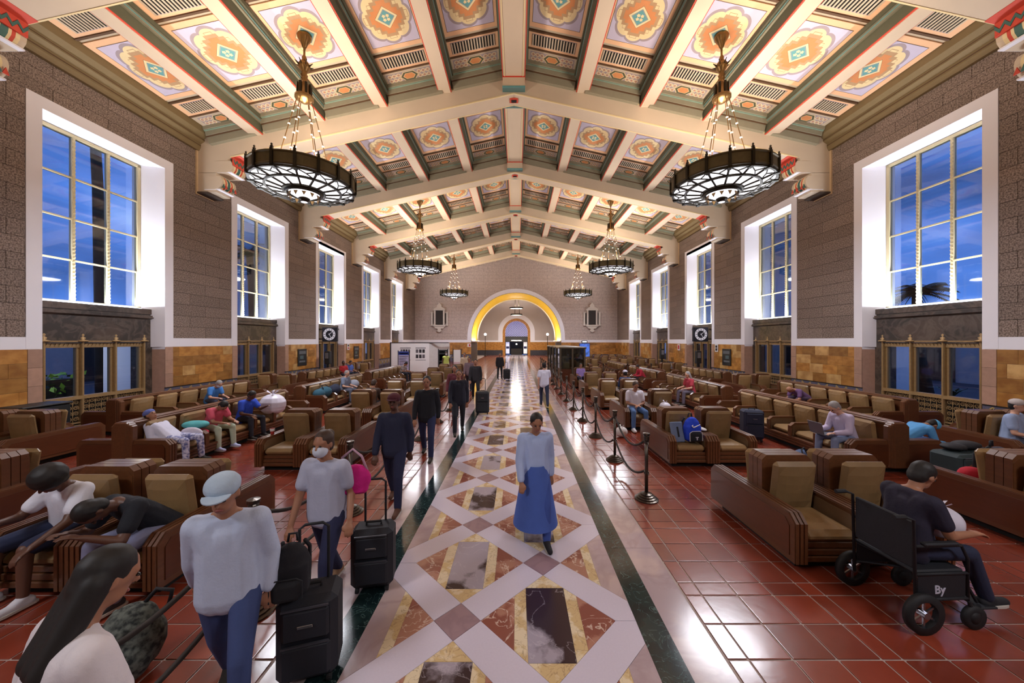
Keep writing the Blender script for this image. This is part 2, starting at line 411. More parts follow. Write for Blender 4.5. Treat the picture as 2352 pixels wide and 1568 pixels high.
# ------------------------------------------------------------------ side walls
def wall_side(s):
    nm = 'wall_right' if s > 0 else 'wall_left'
    W = MB(); X0, X1 = s*(HW+.02), s*(HW+1.0)
    edges = [YBACK] + [v for yc in YW for v in (yc-1.57, yc+1.57)] + [YFAR+.4]
    for i in range(0, len(edges), 2): W.box(X0, X1, edges[i], edges[i+1], -.05, 10.6)
    for yc in YW: W.box(X0, X1, yc-1.57, yc+1.57, 8.52, 10.6)
    wall = W.build(nm, m_joint); tag(wall, kind='structure')
    unitb = MB().bbox(-.5,.5,-.5,.5,-.5,.5,.007).mesh('block', m_wallblock)
    unitt = MB().bbox(-.5,.5,-.5,.5,-.5,.5,.012).mesh('travertine_block', m_trav)
    unitt2 = MB().bbox(-.5,.5,-.5,.5,-.5,.5,.012).mesh('travertine_block', m_trav2)
    unitp = MB().bbox(-.5,.5,-.5,.5,-.5,.5,.012).mesh('pink_block', m_travpink)
    blocks = []
    def fill(y0, y1, z0, z1, hh, ww, r):
        z = z0
        while z < z1-.02:
            z2 = min(z+hh, z1); y = y0 - (ww*.5 if r % 2 else 0)
            while y < y1-.02:
                a, b = max(y, y0), min(y+ww, y1)
                if b-a > .05: blocks.append((a, b, z, z2))
                y += ww
            z = z2; r += 1
    segs = [(-2, YW[0]-1.87)] + [(YW[i]+1.87, YW[i+1]-1.87) for i in range(4)] + [(YW[4]+1.87, YFAR)]
    for a, b in segs: fill(a, b, 2.59, 8.83, .416, 1.3, 0)
    fill(-2, YFAR, 8.83, 9.80, .323, 1.25, 0)
    blocks.sort(key=lambda t: -((t[1]-t[0])*(t[3]-t[2])/max(t[0], 4)**2.0) if t[1] > 7.5 else 9)
    far = MB(); n = 0
    for a, b, z, z2 in blocks:
        if n < 290 and b > 7.5:
            o = link('block', unitb, wall, (s*(HW+.03), (a+b)/2, (z+z2)/2)); o.scale = (.06, b-a-.010, z2-z-.010); n += 1
        else: far.box(s*HW, s*(HW+.05), a+.005, b-.005, z+.005, z2-.005)
    tag(far.build('block_field', m_wallblock, wall), kind='stuff')
    # white band, travertine wainscot, tiled dado
    band = MB()
    for a, b in segs: band.box(s*(HW-.015), s*(HW+.05), a-.001, b+.001, 2.28, 2.59)
    band.build('white_band', m_plaster, wall)
    for a, b in [(2.0, YW[0]-1.57)] + [(YW[i]+1.57, YW[i+1]-1.57) for i in range(4)] + [(YW[4]+1.57, YFAR)]:
        pa, pb = a, b
        for e in (0, 1):                                   # pink stone pilasters beside each opening
            ya = a if e == 0 else b-.28
            if (e == 0 and a < 3) or (e == 1 and b > 41): continue
            for q in range(3):
                o = link('pink_block', unitp, wall, (s*(HW-.002), ya+.14, .86+.473*(q+.5))); o.scale = (.06, .274, .467)
            if e == 0: pa = a+.28
            else: pb = b-.28
        for r in range(4):
            y = pa - random.random()*.4
            while y < pb:
                w = random.choice((.5,.62,.78)); a2, b2 = max(y, pa), min(y+w, pb)
                if b2-a2 > .06:
                    o = link('travertine_block', unitt2 if random.random() < .16 else unitt, wall, (s*(HW+.005), (a2+b2)/2, .86+.355*(r+.5))); o.scale = (.06, b2-a2-.004, .351)
                y += w
    dado = MB()
    for a, b in [(2.0, YW[0]-1.57)] + [(YW[i]+1.57, YW[i+1]-1.57) for i in range(4)] + [(YW[4]+1.57, YFAR)]:
        dado.mat(0).box(s*(HW-.01), s*(HW+.05), a, b, 0, .83); dado.mat(1).box(s*(HW-.02), s*(HW+.05), a, b, .83, .862)
        nper = max(1, round((b-a)/.86)); L = (b-a)/nper
        for q in range(nper):
            c = a+L*(q+.5)
            def pl(pts, mi):
                pts = [(y_, z_) for y_, z_ in pts]
                dado.mat(mi).prism(pts, 'x', s*(HW-.02), s*(HW+.0))
            pl([(c-.26,.42),(c+.26,.42),(c,.74)], 2); pl([(c-.12,.46),(c+.12,.46),(c,.62)], 4)
            for d_, mi in ((.0,3),(.10,2)):
                for t in (1,-1):
                    e = c+t*L/2
                    pl([(e,.46+d_),(e-t*.24,.74+d_*.5),(e-t*.20,.78+d_*.4),(e,.54+d_)], mi)
            pl([(c-.36,.06),(c+.36,.06),(c+.30,.30),(c-.30,.30)], 5)
    dado.build('tile_dado', [M('dado_blue', (92,90,108), rough=.35, var=.5, scale=40), m_dark, M('dado_gold', (170,146,92), rough=.35, var=.2), M('dado_white', (168,160,158), rough=.35), M('dado_ochre', (140,110,58), rough=.35), M('dado_slate', (62,62,70), rough=.35, var=.3)], wall)
    cor = MB()
    cor.mat(0).prism([(s*HW,9.80),(s*(HW-.10),9.80),(s*(HW-.16),9.92),(s*(HW-.16),10.05),(s*(HW-.30),10.14),(s*(HW-.30),10.24),(s*(HW-.46),10.36),(s*(HW-.46),10.9),(s*HW,10.9)], 'y', YBACK, YFAR)
    cor.mat(1).box(s*(HW-.165), s*(HW-.15), YBACK, YFAR, 9.97, 10.0); cor.mat(1).box(s*(HW-.31), s*(HW-.29), YBACK, YFAR, 10.18, 10.2)
    cor.build('cornice', [M('cornice_olive', (126,108,74), rough=.7, var=.08), m_brown], wall)
    return wall
wall_r = wall_side(1); wall_l = wall_side(-1)
# back wall (behind the camera) closes the hall
wb = MB(); wb.prism([(-13,0),(13,0),(13,10.6),(0,13.6),(-13,10.6)], 'y', YBACK-.4, YBACK)
tag(wb.build('wall_back', m_wallblock), kind='structure')

# ------------------------------------------------------------------ windows
GR = {}
def scroll_grille(w, h):
    """bronze scrollwork: rows of spirals, one joined part"""
    g = MB(); nx, nz = max(2, round(w/.15)), max(2, round(h/.15)); dx, dz = w/nx, h/nz
    for i in range(nx):
        for j in range(nz):
            cx, cz = -w/2+dx*(i+.5), dz*(j+.5); R = min(dx, dz)*.46; sg = 1 if (i+j) % 2 else -1
            pts = []
            for q in range(17):
                a = q/16*2*PI*1.6; rr = R*(.16+.84*q/16)
                pts.append((cx+sg*rr*math.cos(a), cz+rr*math.sin(a)))
            t = .011
            for q in range(16):
                (x0,z0),(x1,z1) = pts[q], pts[q+1]; L = math.hypot(x1-x0, z1-z0) or 1; nxv, nzv = -(z1-z0)/L*t, (x1-x0)/L*t
                g.add([(0,x0-nxv,z0-nzv),(0,x1-nxv,z1-nzv),(0,x1+nxv,z1+nzv),(0,x0+nxv,z0+nzv)], [(0,1,2,3)])
    for i in range(1, nx): g.box(-.006,.006,-w/2+dx*i-.007,-w/2+dx*i+.007,0,h)
    return g
def make_window(s, kind):
    root = empty('window_1', (s*HW, 0, 0)); root['kind'] = 'structure'
    d = lambda v: s*v
    tr = MB()
    for t in (1,-1): tr.box(d(-.02), d(.05), t*1.57, t*1.87, 2.28, 8.83)
    tr.box(d(-.02), d(.05), -1.57, 1.57, 8.52, 8.83)
    tr.build('trim', m_plaster, root)
    rv = MB()
    for t in (1,-1):
        rv.prism([(d(-.02), t*1.57),(d(.66), t*1.36),(d(.90), t*1.36),(d(.90), t*1.60),(d(-.02), t*1.60)][::(1 if s*t > 0 else -1)], 'z', 2.28, 8.52)
        rv.prism([(d(-.02), t*1.57),(d(.40), t*1.50),(d(.90), t*1.50),(d(.90), t*1.60),(d(-.02), t*1.60)][::(1 if s*t > 0 else -1)], 'z', 2.20, 2.281)
    rv.box(d(-.02), d(.9), -1.6, 1.6, 8.519, 8.7)
    rv.build('reveal', m_plaster, root)
    for t in (1,-1):
        pk = MB(); pk.prism([(d(0), t*1.57),(d(.40), t*1.50),(d(.90), t*1.50),(d(.90), t*1.60),(d(0), t*1.60)][::(1 if s*t > 0 else -1)], 'z', 0, 2.2); pk.build('stone_jamb', m_travpink, root)
    # upper glazing
    X = .66; fr = MB(); z0, z1 = 3.58, 8.50; hw = 1.36; wm = .05
    fr.box(d(X-.06), d(X+.06), -hw, -hw+.09, z0, z1); fr.box(d(X-.06), d(X+.06), hw-.09, hw, z0, z1)
    fr.box(d(X-.06), d(X+.06), -hw, hw, z0, z0+.08); fr.box(d(X-.06), d(X+.06), -hw, hw, z1-.09, z1)
    cw = (2*hw-.18-2*.07)/3; ch = (z1-z0-.17-3*.05)/4
    for i in (1,2):
        y = -hw+.09+i*cw+(i-1)*.07; mu = MB(); mu.box(d(X-.05), d(X+.05), y, y+.07, z0+.08, z1-.09)
        for q in range(44):                                   # rope beading
            zz = z0+.12+q*(z1-z0-.25)/43; mu.prism([(y+.005,zz-.03),(y+.065,zz+.01),(y+.065,zz+.045),(y+.005,zz+.005)], 'x', d(X-.07), d(X-.05))
        mu.build('mullion', m_ledge, root)
    for j in (1,2,3):
        z = z0+.08+j*ch+(j-1)*.05; gb = MB(); gb.box(d(X-.04), d(X+.04), -hw+.09, hw-.09, z, z+.045); gb.build('glazing_bar', m_ledge, root)
    fr.build('window_frame', m_ledge, root)
    pm = GR.get('pane')
    if pm is None: pm = GR['pane'] = MB().box(-.004,.004,-cw/2-.01,cw/2+.01,-ch/2-.01,ch/2+.01).mesh('pane', m_glass)
    for i in range(3):
        for j in range(4):
            link('pane', pm, root, (d(X), -hw+.09+i*(cw+.07)+cw/2, z0+.08+j*(ch+.05)+ch/2))
    # lamp strip lying on the marble ledge, lighting the reveal
    em = EM('ledge_lamp', (226,232,255), 4.0); lamp('AREA', 'ledge_light', root, (d(.46),0,3.66), (PI,0,0), W_LEDGE, (.90,.93,1), .25, 2.5)
    lp = MB(); lp.box(d(.44), d(.58), -1.25, 1.25, 3.575, 3.60); lp.build('ledge_lamp', em, root)
    # marble surround
    mb = MB(); mb.box(d(.36), d(.86), -1.47, 1.47, 2.42, 3.56)
    mb.build('marble_panel', m_marble, root)
    mc = MB(); mc.prism([(d(.36),3.36),(d(.30),3.36),(d(.30),3.30),(d(.27),3.30),(d(.27),3.27),(d(.36),3.22)][::s], 'y', -1.52, 1.52); mc.box(d(.33), d(.9), -1.47, 1.47, 3.40, 3.58)
    mc.build('marble_cornice', m_marble, root)
    for t in (1,-1):
        jb = MB(); jb.box(d(.36), d(.86), t*1.28, t*1.50, 0, 2.42); jb.build('marble_jamb', m_marble, root)
    # bronze lower window: posts, finials, frieze, rails, panes, grilles
    py = [-1.26, -.42, .42, 1.26]; X = .44
    for y in py:
        p = MB(); p.box(d(X-.06), d(X+.06), y-.035, y+.035, .05, 2.48)
        p.tube([(d(X-.07), y, .1), (d(X-.07), y, 2.5)], .028, 8)
        po = p.build('post', m_bronze, root)
        fi = MB(); fi.lathe([(.0,2.47),(.13,2.47),(.13,2.5),(.05,2.53),(.075,2.58),(.03,2.62),(.05,2.66),(.02,2.72),(0,2.76)], 10, (d(X-.05), y, 0)); fi.build('finial', m_bronze, root, smooth=True)
    r = MB(); r.box(d(X-.09), d(X+.06), -1.30, 1.30, 2.46, 2.50); r.box(d(X-.05), d(X+.05), -1.28, 1.28, .10, .14); r.box(d(X-.05), d(X+.05), -1.28, 1.28, .02, .06)
    if kind == 'window': r.box(d(X-.09), d(X+.06), -1.28, 1.28, .80, .90)
    r.build('rail', m_bronze, root)
    for i in range(3):
        y = (py[i]+py[i+1])/2; fz = MB(); fz.box(d(X-.03), d(X+.03), y-.385, y+.385, 2.30, 2.46)
        for q in range(8):
            yy_ = y-.33+q*.094; fz.prism([(yy_-.04,2.34),(yy_+.0,2.42),(yy_+.04,2.42),(yy_,2.34)], 'x', d(X-.045), d(X-.03))
        fz.build('frieze', m_bronze, root)
        zb = .90 if kind == 'window' else .14
        pf = MB(); pf.box(d(X), d(X+.1), y-.385, y-.33, zb, 2.30); pf.box(d(X), d(X+.1), y+.33, y+.385, zb, 2.30)
        if kind == 'door': pf.box(d(X), d(X+.08), y-.33, y+.33, zb, .5)
        pf.build('sash', m_bronze, root)
        gp = MB(); gp.box(d(X+.05)-.004, d(X+.05)+.004, y-.34, y+.34, zb, 2.30); gp.build('lower_pane', m_glass, root)
        if kind == 'window':
            key = 'grille'
            if key not in GR: GR[key] = scroll_grille(.76, .64).mesh('grille', m_bronze)
            o = link('grille', GR[key], root, (d(X-.02), y, .15)); o['kind'] = 'stuff'
    if kind == 'window':
        bk = MB(); bk.box(d(X+.04), d(X+.10), -1.28, 1.28, .06, .86); bk.build('grille_backing', m_dark, root)
    return root
wn = 1
for s in (-1, 1):
    for kind in ('window', 'door'):
        proto = None
        for k, yc in enumerate(YW):
            if (kind == 'door') != (k == 2): continue
            if proto is None:
                proto = make_window(s, kind); w = proto
            else: w = copy_tree(proto)
            w.location = (s*HW, yc, 0); w.name = 'window_%d' % wn; wn += 1
# ------------------------------------------------------------------ ceiling: slab, coffers, purlins, trusses
cm = MB()
for s in (1,-1):
    cm.prism([(0,ZC),(s*13.2,ZC-K*13.2),(s*13.2,ZC-K*13.2+.25),(0,ZC+.25)][::-s], 'y', YBACK, YFAR+.4)
ceil = cm.build('ceiling', m_taupe); tag(ceil, kind='structure')
XB = [0, 2.65, 5.1, 7.5, 9.9, 12.2]
ANG = math.atan(K)
BL = 6.29 - .66                               # clear length between trusses
def rect(mb, mi, u, v, z, cu=0, cv=0): mb.mat(mi).poly([(cu-u,cv-v,z),(cu-u,cv+v,z),(cu+u,cv+v,z),(cu+u,cv-v,z)])
def blob(mb, mi, R, z, amp=.1, n=96, sx=1., sy=1.):
    mb.mat(mi).poly([(sx*R*(1-amp+amp*abs(math.cos(4*(a*2*PI/n)))**.7*1.0)*math.cos(-a*2*PI/n), sy*R*(1-amp+amp*abs(math.cos(4*(a*2*PI/n)))**.7)*math.sin(-a*2*PI/n), z) for a in range(n)])
def stepped(mb, mi, st, z):
    q = [(a, b) for a, b in st]               # (half u, half v), wide to tall
    first = []
    for i, (a, b) in enumerate(q):
        first.append((a, b))
        if i+1 < len(q): first.append((q[i+1][0], b))
    quad = first
    pts = quad + [(-x, y) for x, y in quad[::-1]] + [(-x, -y) for x, y in quad] + [(x, -y) for x, y in quad[::-1]]
    mb.mat(mi).poly([(x, y, z) for x, y in pts[::-1]])
U = .92
md = MB()                                     # the painted medallion
PM = [m_peach, m_lav, m_mauve, m_cream, m_tan, m_orange, m_teal, m_brown, m_taupe, m_green]
md.mat(0).box(-U-.12, U+.12, -1.12, 1.12, -.035, 0)
rect(md, 7, .84, .955, -.037); rect(md, 1, .825, .94, -.039)
blob(md, 2, .875, -.041, .11, sy=1.05, sx=.94); blob(md, 3, .79, -.043, .11, sy=1.05, sx=.94)
st0 = [(.60,.20),(.50,.34),(.34,.52),(.20,.64)]
stepped(md, 4, [(.70,.12),(.44,.46),(.12,.72)], -.045); stepped(md, 3, [(.685,.105),(.43,.445),(.105,.705)], -.046)
stepped(md, 4, st0, -.047); stepped(md, 5, [(.50,.14),(.42,.26),(.28,.42),(.14,.53)], -.049)
def diamond(mi, r, z): md.mat(mi).poly([(r,0,z),(0,-r,z),(-r,0,z),(0,r,z)])
diamond(7, .37, -.050); diamond(3, .36, -.051); diamond(6, .275, -.053); diamond(2, .255, -.054); diamond(6, .24, -.055)
for a in range(4):
    t = a*PI/2+PI/4; cx, cy = .085*math.cos(t), .085*math.sin(t)
    md.mat(3).poly([(cx+.05*math.cos(-q*PI/5)*(1.3 if q % 2 else .8), cy+.05*math.sin(-q*PI/5)*(1.3 if q % 2 else .8), -.057) for q in range(10)])
md_me = md.mesh('medallion', PM)
vg = MB()                                     # vent with its slats
vg.mat(0).box(-U-.12, U+.12, -.36, .36, -.03, 0); vg.mat(1).box(-.82, .82, -.235, .235, -.034, -.03); vg.mat(4).box(-.80, .80, -.215, .215, -.0355, -.034)
for q in range(16): vg.mat(2).box(-.80+q*.1035, -.80+q*.1035+.048, -.215, .215, -.052, -.034)
for v in (.36,-.36): vg.mat(3).box(-U-.12, U+.12, v-.03, v+.03, -.06, 0)
vg_me = vg.mesh('vent_grille', [m_peach, m_mauve, m_vent, m_brown, m_dark])
sp = MB()                                     # scroll panel with the painted hexagon
sp.mat(0).box(-U-.12, U+.12, -.33, .33, -.03, 0); rect(sp, 1, .86, .22, -.032, 0, .02)
def hexa(mi, a, b, z): sp.mat(mi).poly([(-a,.02,z),(-a*.55,.02+b,z),(a*.55,.02+b,z),(a,.02,z),(a*.55,.02-b,z),(-a*.55,.02-b,z)])
for sx in (1,-1):
    for i in range(3):
        for j in (-1,1):
            cx, cy = sx*(.40+.17*i), .02+j*.10
            for q in range(12):
                a0, a1 = q*PI/6, (q+1)*PI/6
                sp.mat(2).poly([(cx+.085*math.cos(a0),cy+.085*math.sin(a0),-.034),(cx+.055*math.cos(a0),cy+.055*math.sin(a0),-.034),(cx+.055*math.cos(a1),cy+.055*math.sin(a1),-.034),(cx+.085*math.cos(a1),cy+.085*math.sin(a1),-.034)])
            sp.mat(4).poly([(cx+.03*math.cos(-q*PI/4),cy+.03*math.sin(-q*PI/4),-.034) for q in range(8)])
hexa(2, .36, .205, -.036); hexa(3, .33, .185, -.038); hexa(2, .24, .13, -.040); hexa(4, .22, .12, -.0405)
sp.mat(4).poly([(.20*math.cos(-q*PI/8)*(1 if q % 2 else .62), .02+.115*math.sin(-q*PI/8)*(1 if q % 2 else .62), -.042) for q in range(16)])
sp_me = sp.mesh('scroll_panel', [m_taupe, m_mauve, m_cream, m_green, m_orange])
def ring_frame(y0, d0, w):                    # stepped cornice at the end of a coffer
    f = MB(); steps = [(0, .12, 0), (.12, .26, 1), (.26, .44, 2), (.44, .62, 0)]
    for a, b, mi in steps:
        f.mat(mi).box(-w, w, y0, y0-.40+.62-(b-.0)*.62+.0 if False else y0-(.44-a*.62), -b, -a)
    return f
cf = MB()
for a, b, dep, mi in ((0,.15,.30,0),(.15,.18,.26,1),(.18,.34,.22,0),(.34,.37,.19,2),(.37,.62,.15,0)):
    cf.mat(mi).box(-U-.16, U+.16, -dep, 0, -b, -a)
cf_me = cf.mesh('coffer_cornice', [M('coffer_moulding', (146,140,118), rough=.7, var=.08), M('sage', (136,160,142), rough=.7), m_brown])
for kb, yc in enumerate(YW):
    for s in (1,-1):
        for i in range(5):
            x0, x1 = XB[i], XB[i+1]; xm = (x0+x1)/2
            if i == 0: xm += .1
            if i == 4: xm = (9.9+11.85)/2
            wclear = (x1-x0-.5-(.2 if i == 0 else 0)-(.12 if i == 4 else 0))/math.cos(ANG)
            c = empty('coffer', (s*xm, yc, ZC-K*xm), parent=ceil); c.rotation_euler = (0, s*ANG, 0); c.scale = (wclear/(2*U+.24), 1, 1)
            link('medallion', md_me, c)
            for t in (1,-1):
                link('vent_grille', vg_me, c, (0, t*1.62, 0))
                o = link('scroll_panel', sp_me, c, (0, t*2.31, 0), 0 if t > 0 else PI)
                link('coffer_cornice', cf_me, c, (0, t*BL/2, 0), 0 if t > 0 else PI)
# purlins with painted mouldings
def purlin_mesh(L, ridge=False):
    p = MB(); h = .22 if not ridge else .40; dz = .62 if not ridge else .72
    p.mat(0).box(-h, h, -L/2, L/2, -dz, .1)
    for t in (1,-1):
        p.mat(1).box(t*(h+.0), t*(h+.035), -L/2, L/2, -dz+.02, -dz+.05)          # red line
        p.mat(2).box(t*h, t*(h+.03), -L/2, L/2, -dz+.05, -.22)                    # green flank
        p.mat(3).box(t*h, t*(h+.09), -L/2, L/2, -.26, -.12); p.mat(4).box(t*h, t*(h+.10), -L/2, L/2, -.20, -.18)
        p.mat(2).box(t*h, t*(h+.14), -L/2, L/2, -.12, 0)
    if ridge:
        for t in (1,-1): p.mat(5).box(t*(h-.07), t*(h-.04), -L/2, L/2, -dz-.02, -dz)
    return p.mesh('purlin', [m_beam, m_red, m_green, M('purlin_moulding', (128,124,104), rough=.7), m_teal, m_cream])
pm_full = purlin_mesh(BL); pr_full = purlin_mesh(BL, True); pm_half = purlin_mesh(2.75); pr_half = purlin_mesh(2.75, True)
for yc in YW + [4.295, 40.6]:
    pme, rme = (pm_half, pr_half) if yc == 40.6 else (pm_full, pr_full)
    link('ridge_beam', rme, ceil, (0, yc, ZC-.05))
    for s in (1,-1):
        for x in XB[1:5]: o = link('purlin', pme, ceil, (s*x, yc, ZC-K*x)); o.rotation_euler = (0, s*ANG*.0, 0)
# trusses
def truss_mesh():
    t = MB(); h = .33
    zb = lambda x: 12.0-K*x
    prof = [(0, zb(0)), (10.9, zb(10.9)), (10.9, zb(10.9)-.06), (11.0, zb(10.9)-.06), (11.0, 8.95), (11.45, 8.95), (11.45, 8.22), (HW, 8.22), (HW, ZC-K*HW+.05), (0, ZC+.05)]
    for s in (1,-1):
        # split into convex pieces
        t.mat(0)
        t.prism([(0,zb(0)),(s*11.0,zb(11.0)),(s*11.0,ZC-K*11.0+.05),(0,ZC+.05)][::-s], 'y', -h, h)
        t.prism([(s*11.0,8.95),(s*HW,8.95),(s*HW,ZC-K*HW+.05),(s*11.0,ZC-K*11.0+.05)][::-s], 'y', -h, h)
        t.prism([(s*11.45,8.22),(s*HW,8.22),(s*HW,8.96),(s*11.45,8.96)][::-s], 'y', -h, h)
        t.mat(1)                                # bead along the lower arris, both faces
        for y in (-h-.015, h-.02): t.prism([(0,zb(0)-.01),(s*10.9,zb(10.9)-.01),(s*10.9,zb(10.9)+.035),(0,zb(0)+.035)][::-s], 'y', y, y+.035)
        for y in (-h-.015, h-.02): t.prism([(0,ZC-.60),(s*11.6,ZC-.60-K*11.6),(s*11.6,ZC-.53-K*11.6),(0,ZC-.53)][::-s], 'y', y, y+.035)
        t.mat(2); t.box(s*(HW-.05), s*HW, -h-.06, h+.06, 8.12, 10.2); t.mat(3); t.box(s*11.75, s*HW, -h-.04, h+.04, 8.15, 8.22)
        t.mat(4); t.prism([(s*10.55,zb(10.55)-.012),(s*10.9,zb(10.9)-.012),(s*10.9,zb(10.9)+.01),(s*10.55,zb(10.55)+.01)][::-s], 'y', -h-.004, h+.004)
    return t.mesh('truss', [m_beam, m_cream, M('beam_edge', (206,178,140), rough=.7), M('corbel_shelf', (72,60,52), rough=.7), m_red])
tr_me = truss_mesh()
def corbel_mesh(s):
    """scroll shaped, painted in teal, red and white stripes with a zigzag underside"""
    c = MB(); h = .33
    def roll(cx, cz, r, x1):
        pr = [(s*(cx-r*math.sin(a)), cz-r*math.cos(a)) for a in [PI*.0, PI*.12, PI*.25, PI*.38, PI*.5, PI*.62, PI*.75]] + [(s*x1, cz+r*.72), (s*x1, cz-r)]
        for i, (a, b, mi) in enumerate([(-h-.012,-.24,4),(-.24,-.17,1),(-.17,-.11,2),(-.11,-.06,1),(-.06,.06,0),(.06,.11,1),(.11,.17,2),(.17,.24,1),(.24,h+.012,4)]):
            c.mat(mi).prism(pr[::s], 'y', a, b)
    roll(11.08, 9.22, .26, 11.4); roll(11.52, 8.62, .30, 11.9)
    c.mat(3).box(s*10.86, s*11.4, -h-.01, h+.01, 8.955, 8.99); c.mat(3).box(s*11.28, s*11.9, -h-.01, h+.01, 8.30, 8.34)
    for q in range(6):                           # zigzag triangles
        y = -h+.055+q*.11; c.mat(2 if q % 2 else 0).prism([(y-.055,8.40),(y+.055,8.40),(y,8.55)], 'x', s*11.19, s*11.215)
    c.mat(2).box(s*10.78, s*10.83, -h, h, 9.24, 9.55)
    zz = [(-h+2*h*q/8, 9.33 if q % 2 else 9.46) for q in range(9)]
    for q in range(8): c.mat(0).prism([(zz[q][0],zz[q][1]-.045),(zz[q+1][0],zz[q+1][1]-.045),(zz[q+1][0],zz[q+1][1]+.045),(zz[q][0],zz[q][1]+.045)], 'x', s*10.77, s*10.78)
    return c.mesh('corbel', [M('corbel_teal', (62,106,98), rough=.6), m_cream, m_red, m_plaster, m_beam])
cb = {1: corbel_mesh(1), -1: corbel_mesh(-1)}
boss = MB(); boss.mat(0).box(-.16,.16,-.12,.12,-.05,0); boss.mat(1).box(-.10,.10,-.07,.07,-.07,-.05); boss_me = boss.mesh('keystone_boss', [m_red, m_dark])
brk = MB(); brk.mat(0).box(-.42,.42,-.14,.14,-.5,0); brk.mat(1).box(-.43,.43,-.15,.15,-.5,-.44); brk.mat(2).box(-.43,.43,-.15,.15,-.12,-.06); brk_me = brk.mesh('ridge_bracket', [m_beam, m_teal, m_red])
for y in TRUSS:
    t = link('truss', tr_me, ceil, (0, y, 0))
    for s in (1,-1): link('corbel', cb[s], t)
    link('keystone_boss', boss_me, t, (0, 0, 11.985))
    if y > 5: link('ridge_bracket', brk_me, t, (0, -.33-.12, 12.55)); link('ridge_bracket', brk_me, t, (0, .33+.12, 12.55))

# ------------------------------------------------------------------ far wall with the great arch
R1, ZA = 5.43, 2.87
def arch_pts(R, z0, n=36): return [(R*math.cos(PI*i/n), z0+R*math.sin(PI*i/n)) for i in range(n+1)]
fw = MB()
roof = lambda x: ZC+.1-K*abs(x)
def around_arch(mb, R, z0, y0, y1, xl, top, zb=0.):
    pts = arch_pts(R, z0)
    for i in range(len(pts)-1):
        (xa,za),(xb,zb_) = pts[i], pts[i+1]
        mb.prism([(xb,zb_),(xa,za),(xa,top(xa)),(xb,top(xb))], 'y', y0, y1)
    for s in (1,-1):
        mb.prism([(s*R,zb),(s*xl,zb),(s*xl,top(xl)),(s*R,top(R))][::s], 'y', y0, y1)
around_arch(fw, R1, ZA, YFAR, YFAR+.4, 13.0, roof)
wall_far = fw.build('wall_far', m_joint); tag(wall_far, kind='structure')
bl = MB(); z = 2.59; r = 0
while z < 12.9:
    hh = .39; x = -HW-(.55 if r % 2 else 0)
    while x < HW:
        a, b = max(x, -HW), min(x+1.1, HW); x += 1.1
        zt = min(z+hh, min(roof(a), roof(b))-.05); R = 5.86
        if zt-z < .1: continue
        # keep clear of the arch trim
        def inside(px, pz): return (abs(px) < R and pz < ZA) or (math.hypot(px, pz-ZA) < R and pz >= ZA)
        spans = [(a, b)]
        hz = zt if zt > ZA else ZA
        if hz-ZA < R:
            lim = math.sqrt(max(0, R*R-(max(0, hz-ZA))**2)); spans = []
            if a < -lim: spans.append((a, min(b, -lim)))
            if b > lim: spans.append((max(a, lim), b))
        for a2, b2 in spans:
            if b2-a2 > .06: bl.box(a2+.006, b2-.006, YFAR-.03, YFAR+.05, z+.006, zt-.006)
    z += hh; r += 1
tag(bl.build('block_field', M('acoustic_block_far', (188,172,164), rough=.9, var=.35, scale=6, bump=.2, bscale=30, detail=6), wall_far), kind='stuff')
def arch_band(mb, Ra, Rb, z0, zb, y0, y1, n=40):
    pa, pb = arch_pts(Ra, z0, n), arch_pts(Rb, z0, n)
    for i in range(n): mb.prism([pa[i+1], pa[i], pb[i], pb[i+1]], 'y', y0, y1)
    for s in (1,-1): mb.prism([(s*Ra,zb),(s*Rb,zb),(s*Rb,z0),(s*Ra,z0)][::s], 'y', y0, y1)
at = MB(); arch_band(at, R1, 5.88, ZA, 2.28, YFAR-.06, YFAR+.02); at.build('arch_trim', m_plaster, wall_far, smooth=False)
fb = MB()
for s in (1,-1): fb.box(s*5.88, s*HW, YFAR-.05, YFAR, 2.28, 2.59)
fb.build('white_band', m_plaster, wall_far)
for s in (1,-1):
    for r in range(4):
        x = R1
        while x < HW:
            w = random.choice((.5,.62,.78)); b2 = min(x+w, HW)
            o = link('travertine_block', bpy.data.meshes['travertine_block'], wall_far, (s*(x+b2)/2, YFAR-.01, .86+.355*(r+.5))); o.scale = (b2-x-.004, .06, .351); x += w
dd = MB()
for s in (1,-1):
    dd.mat(0).box(s*R1, s*HW, YFAR-.04, YFAR, 0, .83); dd.mat(1).box(s*R1, s*HW, YFAR-.05, YFAR, .83, .862)
    q = R1+.4
    while q < HW-.3:
        dd.mat(2).prism([(s*q-.24,.42),(s*q+.24,.42),(s*q,.74)], 'y', YFAR-.05, YFAR-.04); dd.mat(3).prism([(s*(q+.43)-.2,.74),(s*(q+.43)+.2,.74),(s*(q+.43),.45)][::-1], 'y', YFAR-.05, YFAR-.04); q += .86
dd.build('tile_dado', [MATS['dado_blue'], m_dark, MATS['dado_gold'], MATS['dado_white']], wall_far)
